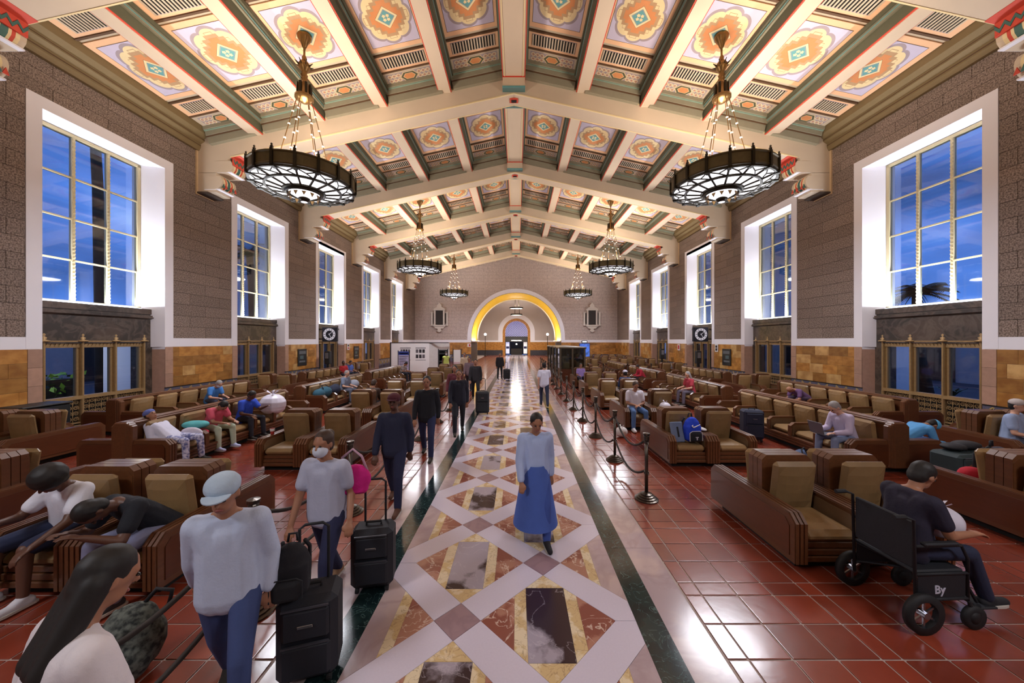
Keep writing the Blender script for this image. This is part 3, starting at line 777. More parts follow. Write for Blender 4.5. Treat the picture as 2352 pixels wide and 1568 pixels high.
# ------------------------------------------------------------------ arched passage and the room beyond
YP = 48.4; YE = 60.0
m_yellow = M('yellow_plaster', (226,186,36), rough=.6, var=.03)
pa = MB(); n = 48; pts = arch_pts(R1, ZA, n)
pts = [(R1, 2.30)] + pts + [(-R1, 2.30)]
for i in range(len(pts)-1):
    (xa,za),(xb,zb_) = pts[i], pts[i+1]
    pa.add([(xa,YFAR+.38,za),(xb,YFAR+.38,zb_),(xb,YP,zb_),(xa,YP,za)], [(0,1,2,3)])
tag(pa.build('wall_passage', m_yellow), kind='structure')
pi_ = MB()
for s in (1,-1): pi_.box(s*(R1), s*(R1+.6), YFAR+.38, YP, 0, 2.30)
tag(pi_.build('wall_pier', M('pier_wood', (66,52,38), rough=.5, var=.2)), kind='structure')
pt = MB(); arch_band(pt, R1-.12, R1+.02, ZA, 2.30, YP-.02, YP+.12); tag(pt.build('trim_1', m_plaster), kind='structure')
m_room = M('room_plaster', (190,178,172), rough=.8, var=.06, scale=1.2)
rm = MB(); around_arch(rm, 2.38, 3.92, YE, YE+.3, 14, lambda x: 11.0)
for s in (1,-1): rm.box(s*13.2, s*13.5, YP+.12, YE, 0, 11)
rm.box(-13.5, 13.5, YP+.1, YE+.3, 10.8, 11.1)
around_arch(rm, R1, ZA, YP, YP+.1, 13.5, lambda x: 11.0)
room = rm.build('wall_lobby', m_room); tag(room, kind='structure')
wt = MB(); arch_band(wt, 2.38, 3.15, 3.92, 2.25, YE-.06, YE)
for s in (1,-1): wt.box(s*3.15, s*13, YE-.05, YE, 2.25, 2.55)
wt.build('white_trim', m_plaster, room)
oc = MB(); arch_band(oc, 1.93, 2.38, 3.92, 0, YE-.02, YE+.3); oc.build('ochre_arch', m_trav, room)
wl = MB()
for s in (1,-1): wl.mat(0).box(s*2.38, s*13, YE-.05, YE, .86, 2.25); wl.mat(1).box(s*2.38, s*13, YE-.05, YE, 0, .86)
wl.build('wainscot', [m_trav, MATS['dado_slate']], room)
# fanlight: pane with dusk light put in as blue emission, behind a diamond lattice
door1 = empty('door_1', (0, YE+.1, 0)); door1['kind'] = 'structure'
fg = MB(); pts = [(1.93,3.2)] + [p for p in arch_pts(1.93, 3.92, 24)] + [(-1.93,3.2)]
fg.prism(pts[::-1], 'y', .12, .13); fg.build('fanlight_glass', EM('dusk_pane', (84,96,190), .55), door1)
la = MB()
for d_ in (1,-1):
    for q in range(-16, 17):
        c0 = q*.30; seg = []
        for t in range(0, 121):
            x = -1.93+t*3.86/120; z = 4.6+d_*(x)+c0
            ok = z > 3.2 and ((z <= 3.92 and abs(x) <= 1.9) or math.hypot(x, z-3.92) <= 1.9)
            if ok: seg.append((x, z))
        if len(seg) > 2: la.tube([(seg[0][0], .08, seg[0][1]), (seg[-1][0], .08, seg[-1][1])], .035, 4)
la.build('lattice', M('lattice_blue', (30,34,60), rough=.5), door1)
tb = MB(); tb.box(-1.93, 1.93, -.05, .2, 2.3, 3.2); tb.box(-1.93,1.93,-.12,.0,3.12,3.22); tb.build('transom', M('transom_grey', (62,62,64), rough=.5), door1)
dj = MB()
for s in (1,-1): dj.box(s*1.93, s*1.86, -.1, 3.0, 0, 2.35)
dj.box(-1.95, 1.95, 2.9, 3.0, 0, 2.4); dj.build('vestibule', M('vestibule_dark', (34,30,28), rough=.6), door1)
for s in (1,-1):
    wp = MB(); wp.box(s*1.22, s*1.85, .5, .56, .25, 2.25); o = wp.build('poster_panel', EM('lit_poster_%d' % (s+1), (170,176,220) if s < 0 else (206,196,196), .6), door1)
    w2 = MB(); w2.box(s*1.26, s*1.80, .48, .50, 1.1, 1.5); w2.build('poster_band', M('poster_navy', (38,44,96)), door1)
def text_mesh(txt, size, mat, name, parent, loc, rot=(PI/2,0,0), ext=.004, align='CENTER', bold=False):
    cu = bpy.data.curves.new(name, 'FONT'); cu.body = txt; cu.size = size; cu.extrude = ext; cu.align_x = align; cu.resolution_u = 3
    if bold: cu.offset = size*.02
    ob = bpy.data.objects.new(name, cu); COL.objects.link(ob)
    dg = bpy.context.evaluated_depsgraph_get(); me = bpy.data.meshes.new_from_object(ob.evaluated_get(dg))
    bpy.data.objects.remove(ob); me.materials.clear(); me.materials.append(mat)
    o = link(name, me, parent, loc); o.rotation_euler = rot; return o
text_mesh('INFORMATION', .26, EM('sign_white', (255,250,240), 1.6), 'sign_lettering', door1, (0, -.06, 2.42), bold=True)
ib = thing('information_booth', 'dark information booth counter under the far doorway', 'booth', (0, YE+1.6, 0))
b = MB(); b.bbox(-1.0, 1.0, 0, .8, 0, 1.1, .02); b.build('counter', M('booth_wood', (48,40,32), rough=.5), ib)
b = MB(); b.box(-1.1, 1.1, -.06, .86, 1.1, 1.16); b.build('counter_top', m_dark, ib)
for x in (-1.0, 1.0):
    b = MB(); b.box(x-.05, x+.05, 0, .1, 1.16, 2.2); b.build('post', m_dkbronze, ib)
b = MB(); b.lathe([(0,1.75),(.12,1.8),(.14,1.9),(.08,2.0),(0,2.02)], 12, (0,.3,0)); b.build('lamp', EM('booth_lamp', (255,246,230), 4), ib)

# ------------------------------------------------------------------ chandeliers
m_chm = M('chandelier_bronze', (48,42,30), rough=.4, metal=.65, var=.2, scale=20)
m_chs = M('chandelier_shade', (96,84,52), rough=.5, metal=.3, var=.2, scale=9)
m_brass = M('polished_brass', (140,108,66), rough=.3, metal=.8, var=.15, scale=10)
em_glass = EM('chandelier_glass', (250,248,255), 1.25); em_up = EM('chandelier_bulbs', (255,226,196), 2.0)
em_dot = M('chandelier_bead', (250,240,224), rough=.3, var=.02)
NB = 16
def make_chandelier():
    t = thing('chandelier', 'x', 'chandelier'); R = 1.40; H = .36
    ring = MB(); ring.lathe([(R-.05,0),(R,0),(R+.02,.03),(R,.06),(R,H-.05),(R+.03,H-.03),(R+.03,H),(R-.05,H)], NB*3); ring.build('drum', m_chs, t)
    for k in range(NB):
        a = 2*PI*k/NB; c, s_ = math.cos(a), math.sin(a)
        p = MB(); p.box(R-.02, R+.05, -.035, .035, -.05, H+.03); p.lathe([(0,0),(.03,0),(.045,.05),(.02,.09),(.03,.12),(0,.15)], 6, (R+.01,0,H+.02)); p.box(R-.14,R+.03,-.05,.05,-.09,-.02)
        p.xf(Matrix.Rotation(a, 4, 'Z')); p.build('drum_post', m_chm, t)
    rr = [1.36, 1.02, .98, .58, .50]
    fr = MB()
    for r_, z_ in ((1.37,-.02),(1.0,-.10),(.55,-.17)): fr.lathe([(r_-.035,z_),(r_+.035,z_),(r_+.03,z_-.05),(r_-.03,z_-.05),(r_-.035,z_)], NB*2)
    fr.build('ring_frame', m_chm, t)
    gp1 = []; 
    for k in range(NB):
        a0, a1 = 2*PI*k/NB+.03, 2*PI*(k+1)/NB-.03
        def seg(ra, za, rb, zb_, nm):
            g = MB(); q = 3
            for j in range(q):
                b0, b1 = a0+(a1-a0)*j/q, a0+(a1-a0)*(j+1)/q
                g.add([(ra*math.cos(b0),ra*math.sin(b0),za),(rb*math.cos(b0),rb*math.sin(b0),zb_),(rb*math.cos(b1),rb*math.sin(b1),zb_),(ra*math.cos(b1),ra*math.sin(b1),za)], [(0,1,2,3)])
            g.build(nm, em_glass, t)
        seg(1.33, -.03, 1.04, -.10, 'glass_pane'); seg(.97, -.11, .59, -.17, 'glass_pane')
        a = 2*PI*k/NB; st = MB()
        st.tube([(1.36*math.cos(a),1.36*math.sin(a),-.04),(1.0*math.cos(a),1.0*math.sin(a),-.12),(.55*math.cos(a),.55*math.sin(a),-.19)], .030, 5)
        m1 = 2*PI*(k+.5)/NB; st.tube([(1.36*math.cos(a),1.36*math.sin(a),-.05),(1.18*math.cos(m1),1.18*math.sin(m1),-.09),(1.0*math.cos(a+2*PI/NB),1.0*math.sin(a+2*PI/NB),-.12)], .018, 4)
        st.tube([(1.36*math.cos(a+2*PI/NB),1.36*math.sin(a+2*PI/NB),-.05),(1.18*math.cos(m1),1.18*math.sin(m1),-.09)], .018, 4)
        st.build('glazing_strut', m_chm, t)
    b = MB(); b.lathe([(.53,-.17),(.50,-.27),(.46,-.28),(.46,-.22),(.40,-.22)], 32); b.build('crown_ring', m_chm, t)
    for k in range(12):
        a = 2*PI*k/12; l = MB(); l.prism([(-.06,-.30),(.06,-.30),(.0,-.42)], 'y', -.01, .01); l.xf(Matrix.Rotation(a,4,'Z') @ Matrix.Translation((.42,0,0)) @ Matrix.Rotation(PI/2,4,'Z')); l.build('leaf', m_brass, t)
    b = MB(); b.lathe([(0,-.36),(.24,-.33),(.38,-.25),(.44,-.19)], 24); b.build('center_bowl', em_glass, t, smooth=True)
    b = MB(); b.lathe([(0,-.50),(.10,-.48),(.15,-.42),(.16,-.38),(.10,-.35),(0,-.34)], 16); b.build('pendant_boss', m_chm, t, smooth=True)
    b = MB(); b.lathe([(0,-.505),(.09,-.49)], 16); b.build('boss_light', em_glass, t)
    b = MB(); b.lathe([(1.28,.10),(.3,.10)], 24); b.build('uplight_bulbs', em_up, t)
    b = MB(); b.lathe([(1.34,.06),(.2,.06)], 24); b.build('reflector', m_plaster, t)
    zt = 4.62
    for k in range(6):                                       # suspension rods with beads
        a = 2*PI*(k+.5)/6; p0 = Vector((.80*math.cos(a), .80*math.sin(a), .08)); p1 = Vector((.20*math.cos(a), .20*math.sin(a), 2.60))
        r_ = MB(); r_.tube([p0, p1], .013, 5); r_.build('suspension_rod', m_brass, t)
        for q in (.30, .50, .68, .84):
            p = p0.lerp(p1, q); d = MB(); d.lathe([(0,-.022),(.035,-.012),(.035,.012),(0,.022)], 8, p); d.build('bead', em_dot, t)
    b = MB(); b.lathe([(0,2.52),(.10,2.54),(.16,2.60),(.26,2.64),(.26,2.72),(.19,2.72),(.18,2.74),(.18,3.06),(.12,3.08),(.08,3.2),(.10,3.26),(.07,3.30),(.10,3.36),(.07,3.42),(.09,3.5),(.15,3.58),(.17,3.66),(.12,3.76),(.06,3.82),(.07,3.9),(.03,3.98),(.03,4.18),(.06,4.22),(.10,4.34),(.19,4.48),(.21,zt-.04),(.16,zt),(0,zt)], 16)
    b.build('stem', m_brass, t, smooth=True)
    for k in range(8):
        a = 2*PI*k/8; b = MB(); b.box(.17,.21,-.03,.03,2.74,3.08); b.xf(Matrix.Rotation(a,4,'Z')); b.build('stem_fin', m_chm, t)
        b = MB(); b.prism([(.14,3.60),(.26,3.72),(.16,3.68)], 'y', -.01, .01); b.xf(Matrix.Rotation(a,4,'Z')); b.build('stem_leaf', m_chm, t)
    lamp('AREA', 'downlight', t, (0,0,-.53), (0,0,0), W_CHAND_DOWN, (.90,.92,1), 2.2)
    lamp('AREA', 'uplight', t, (0,0,.30), (PI,0,0), W_CHAND_UP, (1,.84,.70), 2.2)
    lamp('POINT', 'spread_light', t, (0,0,.75), (0,0,0), W_CHAND_UP*.9, (1,.84,.70), .25)  # added point light above the drum, evens out the ceiling light
    return t
ch0 = make_chandelier()
CH = [(-1, 10.6, 'large bronze ring chandelier nearest on the left, beside the large window'), (1, 10.6, 'large bronze ring chandelier nearest on the right, beside the large window'),
      (-1, 23.18, 'bronze ring chandelier on the left, second from the camera'), (1, 23.18, 'bronze ring chandelier on the right, second from the camera'),
      (-1, 35.76, 'smallest bronze ring chandelier on the left, above the far wall plaque'), (1, 35.76, 'smallest bronze ring chandelier on the right, above the far wall plaque'),
      (-1, -1.98, 'bronze ring chandelier on the left behind the viewpoint'), (1, -1.98, 'bronze ring chandelier on the right behind the viewpoint')]  # last pair is unseen, continues the row, included for its light
for i, (s, y, lb) in enumerate(CH):
    c = ch0 if i == 0 else copy_tree(ch0)
    c.location = (s*6.35, y, 7.2); c['label'] = lb; c['group'] = 'ring chandeliers'
# lobby pendant + wall lamps in the room beyond
t = thing('pendant_lamp', 'small two-tier hanging ring lamp inside the far arch', 'lamp', (0, 53, 5.9))
for z_, r_ in ((1.55, 1.05), (.55, .9)):
    b = MB(); b.lathe([(r_-.05,z_-.1),(r_,z_-.1),(r_,z_+.1),(r_-.05,z_+.1)], 24); b.build('ring', m_chm, t)
    b = MB(); b.lathe([(r_-.06,z_-.06),(0,z_-.14)], 24); b.build('glass_disc', EM('lobby_glass', (255,246,230), 3), t)
b = MB(); b.lathe([(r_-.06,1.6),(0,1.6)], 24); b.build('uplight_disc', EM('lobby_up', (255,240,220), 5), t)
lamp('AREA', 'pendant_up', t, (0,0,1.8), (PI,0,0), 520, (1,.92,.84), 1.6); lamp('AREA', 'pendant_down', t, (0,0,.3), (0,0,0), 420, (1,.95,.9), 1.6)
for a in (0, 2*PI/3, 4*PI/3):
    b = MB(); b.tube([(.5*math.cos(a),.5*math.sin(a),.5),(.16*math.cos(a),.16*math.sin(a),4.9)], .04, 6); b.build('rod', m_chm, t)
for s in (1,-1):
    t = thing('torchere', 'slim lamp standard with globe in the lobby, %s of the far doorway' % ('right' if s > 0 else 'left'), 'lamp', (s*5.0, 56, 0))
    b = MB(); b.lathe([(.25,0),(.25,.08),(.05,.14),(.04,3.2),(.07,3.3),(0,3.32)], 12); b.build('pole', m_dkbronze, t)
    b = MB(); b.lathe([(0,3.3),(.15,3.36),(.21,3.5),(.15,3.66),(0,3.72)], 12); b.build('globe', EM('globe', (255,248,238), 5.5), t, smooth=True)
# uplights on the arch springings
for s in (1,-1):
    t = thing('arch_uplight', 'lit shelf lamp at the %s foot of the yellow arch' % ('right' if s > 0 else 'left'), 'lamp', (s*(R1-.26), 43.6, 2.42))
    b = MB(); b.box(-.25,.22,-1.2,3.6,-.06,.05); b.build('housing', m_plaster, t)
    b = MB(); b.box(-.18,.16,-1.1,3.5,.055,.07); b.build('tube', EM('arch_tube', (255,246,215), 5), t)
    lamp('AREA', 'arch_light', t, (0,1.2,.1), (PI,0,0), W_ARCH, (1,.95,.78), .3, 4.4)
# ------------------------------------------------------------------ benches and armchairs
m_wood = M('walnut', (96,58,33), rough=.38, var=.35, scale=3.0, coords='Object', stretch=(9,1.2,9), rand=.10, coat=.25)
m_woodd = M('walnut_panel', (86,45,23), rough=.35, var=.3, scale=2.2, coords='Object', stretch=(2,2,9), rand=.08, coat=.25)
m_leather = M('tan_leather', (136,108,72), rough=.36, var=.22, scale=5, coords='Object', rand=.20, bump=.08, bscale=90)
m_leather2 = M('brown_leather', (112,86,62), rough=.36, var=.2, scale=5, coords='Object', rand=.18, bump=.08, bscale=90)
m_kick = M('kick_plinth', (16,13,11), rough=.8)
def arm_mesh(w, ridges, L=1.62, z0=.10, z1=.61, leather_in=True):
    """wooden arm running along Y, chamfered top corners, fine ridges wrapped over top and ends"""
    a = MB()
    def prof(g): h = L/2+g; c = .09; return [(-h,z0),(h,z0),(h,z1+g-c),(h-c,z1+g),(-h+c,z1+g),(-h,z1+g-c)]
    a.mat(0).prism(prof(0), 'x', -w/2, w/2)
    n = ridges; rw = w/n
    for i in range(n):
        x = -w/2+rw*i; a.mat(0).prism(prof(.012), 'x', x+rw*.16, x+rw*.84)
    return a.mesh('arm', [m_wood])
def cushion(w, d, h, b=.03, puff=.02, tilt=0., n=4):
    """soft box: subdivided top that swells"""
    c = MB(); c.bbox(-w/2, w/2, -d/2, d/2, 0, h, b)
    N_ = 5
    vs = []; fs = []
    for i in range(N_+1):
        for j in range(N_+1):
            u, v = i/N_*2-1, j/N_*2-1; sw = (1-abs(u)**2.5)*(1-abs(v)**2.5)
            vs.append((u*(w/2-b), v*(d/2-b), h+.0005+puff*sw))
    for i in range(N_):
        for j in range(N_): k = i*(N_+1)+j; fs.append((k, k+N_+1, k+N_+2, k+1))
    c.add(vs, fs); return c
arm14 = arm_mesh(.14, 3); arm26 = arm_mesh(.26, 5)
pan = MB().prism([(-.74,.16),(.74,.16),(.74,.48),(.68,.55),(-.68,.55),(-.74,.48)], 'x', -.006, .006).mesh('side_panel', m_woodd)
inn = MB().prism([(-.30,.40),(.30,.40),(.30,.50),(.22,.57),(-.30,.57)], 'x', -.008, .008).mesh('arm_pad', m_leather2)
def back_mesh():
    b = MB()
    def prof(hw, zt, c=.06): return [(-hw,.2),(hw,.2),(hw,zt-c),(hw-c,zt),(-hw+c,zt),(-hw,zt-c)]
    b.prism(prof(.30,1.0), 'y', -.135, .135)
    for a in (-.13,-.043,.044): b.prism(prof(.31,1.05), 'y', a, a+.078)
    return b.mesh('back_frame', m_wood)
back_me = back_mesh()
def seat_me(w, d): 
    return cushion(w, d, .13, .05, .026).mesh('seat_cushion', m_leather)
sc_me = seat_me(.58, .62)
bc = cushion(.53, .63, .095, .042, .035); bc.xf(Matrix.Rotation(PI/2, 4, 'X')); bc_me = bc.mesh('back_cushion', m_leather)
rail = MB(); rail.bbox(-.80,.80,-.02,.02,.10,.16,.008); rail.bbox(-.80,.80,-.005,.03,.165,.23,.008); rail.bbox(-.80,.80,.01,.04,.235,.30,.008); rail_me = rail.mesh('front_rail', m_wood)
pl = MB(); pl.box(-.76,.76,-.68,.68,0,.10); pl.box(-.80,.80,-.2,.2,.1,.3); pl_me = pl.mesh('plinth', m_kick)
vent = MB()
for q in range(22): vent.box(-.55+q*.05, -.55+q*.05+.02, -.685, -.68, .02, .08)
vent_me = vent.mesh('plinth_grille', m_dark)
def make_unit():
    t = thing('double_armchair', 'x', 'armchair')
    link('plinth', pl_me, t)
    for x, me in ((-.79,arm14),(0,arm26),(.79,arm14)): link('arm', me, t, (x,0,0))
    for s in (1,-1): link('side_panel', pan, t, (s*.862, 0, 0))
    for s in (1,-1):
        link('front_rail', rail_me, t, (0, s*-.76, 0), 0 if s > 0 else PI)
        for x in (-.425,.425):
            link('seat_cushion', sc_me, t, (x, s*-.47, .30))
            o = link('back_cushion', bc_me, t, (x, s*-.175, .705)); o.rotation_euler = (s*.16, 0, 0 if s > 0 else PI); o.rotation_euler = (.14 if s > 0 else .14, 0, 0 if s > 0 else PI)
            for e in (-.292,.292): o = link('arm_pad', inn, t, (x+e, s*-.46, 0), 0 if s < 0 else PI)
    for x in (-.425,.425): link('back_frame', back_me, t, (x,0,0))
    return t
# long back-to-back bench, six seats a side, running along Y
NS = 6; PITCH = .69; BLN = NS*PITCH+.30
arm_end = arm_mesh(.15, 3, 1.74)
endpan = MB().prism([(-.80,.16),(.80,.16),(.80,.48),(.74,.55),(-.74,.55),(-.80,.48)], 'y', -.006, .006).mesh('end_panel', m_woodd)
lb = MB(); lb.bbox(-.11,.11,-BLN/2+.02,BLN/2-.02,.2,.90,.01); lb.bbox(-.13,.13,-BLN/2-.02,BLN/2+.02,.90,.95,.012); lb.bbox(-.09,.09,-BLN/2-.01,BLN/2+.01,.95,.97,.006); lback_me = lb.mesh('back_board', m_wood)
ep = MB()
for g in (0,1,2): ep.bbox(-.20+.04*g,.20-.04*g,-.06-.012*g,.06+.012*g,.10,.90+.03*g,.02)
endpost_me = ep.mesh('end_post', m_wood)
lc = cushion(.60,.54,.09,.042,.035); lc.xf(Matrix.Rotation(PI/2,4,'X')); lc_me = lc.mesh('back_cushion', m_leather)
ls_me = cushion(.60,.60,.13,.05,.024).mesh('seat_cushion', m_leather)
sa = MB(); sa.mat(0).prism([(.12,.30),(.80,.30),(.80,.52),(.74,.57),(.12,.57)], 'y', -.035, .035); sa.mat(1).prism([(.14,.56),(.745,.56),(.82,.51),(.82,.30),(.85,.30),(.85,.53),(.76,.60),(.14,.60)][::-1], 'y', -.045, .045); sa_me = sa.mesh('seat_arm', [m_leather2, m_wood])
lr = MB()
for g in range(3): lr.bbox(.78-.012*g,.82+.014*g,-BLN/2+.1,BLN/2-.1,.11+.065*g,.165+.065*g,.008)
lrail_me = lr.mesh('front_rail', m_wood)
lp_me = MB().box(-.70,.70,-BLN/2+.08,BLN/2-.08,0,.11).mesh('plinth', m_kick)
lbase_me = MB().box(-.78,.78,-BLN/2+.1,BLN/2-.1,.11,.30).mesh('seat_base', m_woodd)
def make_bench():
    t = thing('long_bench', 'x', 'bench')
    link('plinth', lp_me, t); link('seat_base', lbase_me, t); link('back_board', lback_me, t)
    for e in (1,-1):
        link('end_arm', arm_end, t, (0, e*(BLN/2-.075), 0), PI/2); link('end_panel', endpan, t, (0, e*(BLN/2+.012), 0)); link('end_post', endpost_me, t, (0, e*(BLN/2-.03), 0))
    for s in (1,-1):
        link('front_rail', lrail_me, t, (0,0,0), 0 if s > 0 else PI)
        for i in range(NS):
            y = -BLN/2+.15+PITCH*(i+.5)
            link('seat_cushion', ls_me, t, (s*.48, y, .30), s*PI/2)
            o = link('back_cushion', lc_me, t, (s*.155, y, .665)); o.rotation_euler = (.13, 0, s*PI/2)
            if i > 0: link('seat_arm', sa_me, t, (0, y-PITCH/2, 0), 0 if s > 0 else PI)
    return t
ORD = ['nearest the camera', 'second from the camera', 'third from the camera', 'fourth from the camera', 'fifth from the camera', 'sixth from the camera', 'seventh from the camera', 'eighth from the camera', 'ninth from the camera', 'tenth from the camera']
ORD2 = [w+' from the camera' for w in 'first second third fourth fifth sixth seventh eighth ninth tenth eleventh twelfth thirteenth fourteenth fifteenth'.split()]
u0 = make_unit(); b0 = make_bench(); used_u = [False]; used_b = [False]
def put_unit(x, y, label, rot=0.):
    o = copy_tree(u0) if used_u[0] else u0; used_u[0] = True
    o.location = (x, y, 0); o.rotation_euler = (0,0,rot); o['label'] = label; o['group'] = 'double armchairs'; return o
def put_bench(x, y, label):
    o = copy_tree(b0) if used_b[0] else b0; used_b[0] = True
    o.location = (x, y, 0); o['label'] = label; o['group'] = 'long benches'; return o
RY = [4.55, 7.62, 10.45, 13.3, 16.1, 18.95]
LY = [4.15, 7.42, 10.35, 13.2, 16.1, 18.95, 21.8]
for i, y in enumerate(RY): put_unit(3.97, y, 'brown leather double armchair in the right row beside the walkway, ' + ORD[i])
for i, y in enumerate(LY): put_unit(-4.18 if i == 0 else -4.0, y, 'brown leather double armchair in the left row beside the walkway, ' + ORD[i])
for s, sd in ((1,'right'),(-1,'left')):
    put_unit(s*7.15, 4.55, 'brown leather double armchair cut by the %s edge of the picture, nearest the camera' % sd)
    put_unit(s*10.3, 7.28, 'brown leather double armchair by the %s wall, nearest the camera' % sd)
    put_unit(s*10.4, 15.3, 'brown leather double armchair by the %s wall, second from the camera' % sd)
    put_unit(s*10.4, 23.2, 'brown leather double armchair by the %s wall, third from the camera' % sd)
    for i, y in enumerate((8.78, 14.1, 19.5, 24.8)[:4 if s > 0 else 3]): put_bench(s*7.3, y, 'long back-to-back wooden bench in the middle %s row, %s' % (sd, ORD[i]))
    for i, y in enumerate((11.4, 19.4)): put_bench(s*10.5, y, 'long back-to-back wooden bench along the %s wall, %s' % (sd, ORD[i]))
q = 0
for y in (28.6, 31.6, 34.6, 37.6):
    for x in (6.0, 8.4, 10.7):
        put_unit(x, y, 'small distant double armchair at the far right, row %s, %s seat across' % (['one','two','three','four'][[28.6,31.6,34.6,37.6].index(y)], {6.0:'first',8.4:'second',10.7:'third'}[x])); q += 1

# ------------------------------------------------------------------ stanchions and ropes
m_steel = M('gunmetal', (86,78,70), rough=.28, metal=.85, var=.1)
m_rope = M('dark_rope', (44,36,32), rough=.8, var=.3, scale=50, coords='Object')
def make_stanchion():
    t = thing('stanchion', 'x', 'stanchion')
    b = MB(); b.lathe([(0,0),(.18,0),(.18,.015),(.15,.025),(.15,.04),(.12,.05),(.12,.065),(.09,.075),(.09,.09),(.05,.10),(.03,.11),(0,.11)], 20); b.build('base', m_steel, t)
    b = MB(); b.tube([(0,0,.1),(0,0,.98)], .027, 12); b.build('pole', m_steel, t, smooth=True)
    b = MB(); b.lathe([(.03,.92),(.045,.93),(.045,.99),(.04,1.0),(.055,1.01),(.055,1.04),(0,1.05)], 12); b.build('cap', m_steel, t)
    for z in (.90,.42):
        b = MB(); b.lathe([(.027,z-.02),(.04,z-.02),(.04,z+.02),(.027,z+.02)], 10)
        for s in (1,-1): b.tube([(0,s*.03,z),(0,s*.075,z+.012),(0,s*.085,z-.015)], .008, 6)
        b.build('hook', m_steel, t)
    return t
st0 = make_stanchion(); used_s = [False]
def rope_mesh(a, b, sag):
    a, b = Vector(a), Vector(b); pts = []
    for i in range(15):
        u = i/14; p = a.lerp(b, u); p.z -= sag*4*u*(1-u); pts.append(p)
    r = MB(); r.tube(pts, .019, 8); return r
def row_of(xs_ys, side, ropes=2):
    prev = None
    for i, (x, y) in enumerate(xs_ys):
        o = copy_tree(st0) if used_s[0] else st0; used_s[0] = True
        o.location = (x, y, 0); o['label'] = 'dark metal stanchion in the %s rope line, %s' % (side, ORD2[i]); o['group'] = 'rope stanchions'
        if prev:
            d = Vector((x-prev[0], y-prev[1], 0)).normalized()*.105
            for z, nm in ((.885,'upper'),(.405,'lower'))[:ropes]:
                r = rope_mesh((prev[0]+d.x, prev[1]+d.y, z), (x-d.x, y-d.y, z), .24 if z > .6 else .22)
                ob = r.build('rope', m_rope, smooth=True); tag(ob, '%s sagging rope of the %s rope line, %s span' % (nm, side, ORD2[i-1].split(' ')[0]), 'rope', 'barrier ropes')
        prev = (x, y)
row_of([(2.17, 5.5+1.78*i) for i in range(15)], 'right')
row_of([(-2.30, 1.35+1.86*i) for i in range(8)], 'left')
row_of([(5.6+1.55*i, 22.1+.08*i) for i in range(3)], 'cross right', 1)
# ------------------------------------------------------------------ wall plaques, clocks, signs
m_stone = M('carved_stone', (206,196,186), rough=.6, var=.08)
m_scr = M('plaque_screen', (38,28,24), rough=.7, var=.15, scale=30)
for s in (1,-1):
    t = thing('wall_grille', 'carved white wall grille with dark screen on the far wall, %s of the arch' % ('right' if s > 0 else 'left'), 'wall grille', (s*9.15-.05, YFAR-.03, 5.25))
    def cb_(nm, m_, *boxes):
        b = MB()
        for q in boxes: b.bbox(*q, .02)
        return b.build(nm, m_, t)
    cb_('screen', m_scr, (-.46,.46,-.25,-.05,-.82,.80)); cb_('side_screen', m_scr, (-.75,.75,-.16,0,-.70,.55))
    cb_('surround', m_stone, (-.64,-.44,-.34,0,-1.0,.98), (.44,.64,-.34,0,-1.0,.98), (-.70,.70,-.36,0,.86,1.06), (-.74,.74,-.36,0,-1.06,-.86))
    cb_('side_pilaster', m_stone, (-1.02,-.80,-.22,0,-.86,.62), (-1.06,-.76,-.25,0,.55,.68), (-1.06,-.76,-.25,0,-.98,-.84)); cb_('side_pilaster', m_stone, (1.02,.80,-.22,0,-.86,.62), (1.06,.76,-.25,0,.55,.68), (1.06,.76,-.25,0,-.98,-.84))
    b = MB(); b.prism([(-.66,1.06),(.66,1.06),(.42,1.24),(.30,1.24),(.26,1.50),(.0,1.78),(-.26,1.50),(-.30,1.24),(-.42,1.24)][::-1], 'y', -.3, 0); b.build('crest', m_stone, t)
    b = MB(); b.prism([(-.66,-1.06),(.66,-1.06),(.46,-1.30),(.2,-1.32),(.18,-1.48),(.28,-1.52),(.22,-1.66),(0,-1.74),(-.22,-1.66),(-.28,-1.52),(-.18,-1.48),(-.2,-1.32),(-.46,-1.30)], 'y', -.3, 0); b.build('pendant', m_stone, t)
m_clk = M('clock_black', (24,24,40), rough=.5); m_clkw = EM('clock_dial', (226,226,250), .18)
for s in (1,-1):
    t = thing('wall_clock', 'square dark clock with white ring dial above the %s side door' % ('right' if s > 0 else 'left'), 'clock', (s*11.78, YW[2]-1.0, 2.9))
    b = MB(); b.bbox(-.48,.48,-.08,.08,-.45,.45,.02); b.build('case', m_clk, t)
    b = MB(); b.lathe([(.24,0),(.38,0),(.38,.02),(.24,.02),(.24,0)], 36); b.xf(Matrix.Translation((0,-.10,0)) @ Matrix.Rotation(PI/2,4,'X')); b.build('dial', m_clkw, t)
    for k in range(12):
        a = k*PI/6; b = MB(); b.box(-.018,.018,-.125,-.12,.27,.35); b.xf(Matrix.Rotation(a,4,'Y')); b.build('hour_mark', m_clk, t)
    for a, L in ((.9,.2),(2.6,.3)):
        b = MB(); b.box(-.014,.014,-.128,-.122,-.05,L); b.xf(Matrix.Rotation(a,4,'Y')); b.build('hand', m_clkw, t)
    b = MB(); b.tube([(s*.42,0,.30),(s*.80,0,.30)], .03, 8); b.tube([(s*.42,0,-.30),(s*.80,0,-.30)], .03, 8); b.build('bracket', m_dkbronze, t)
m_paper = M('paper_white', (224,220,220), rough=.6, var=.02); m_ink = M('ink', (40,36,40), rough=.7); m_signred = M('sign_red', (186,60,64), rough=.6)
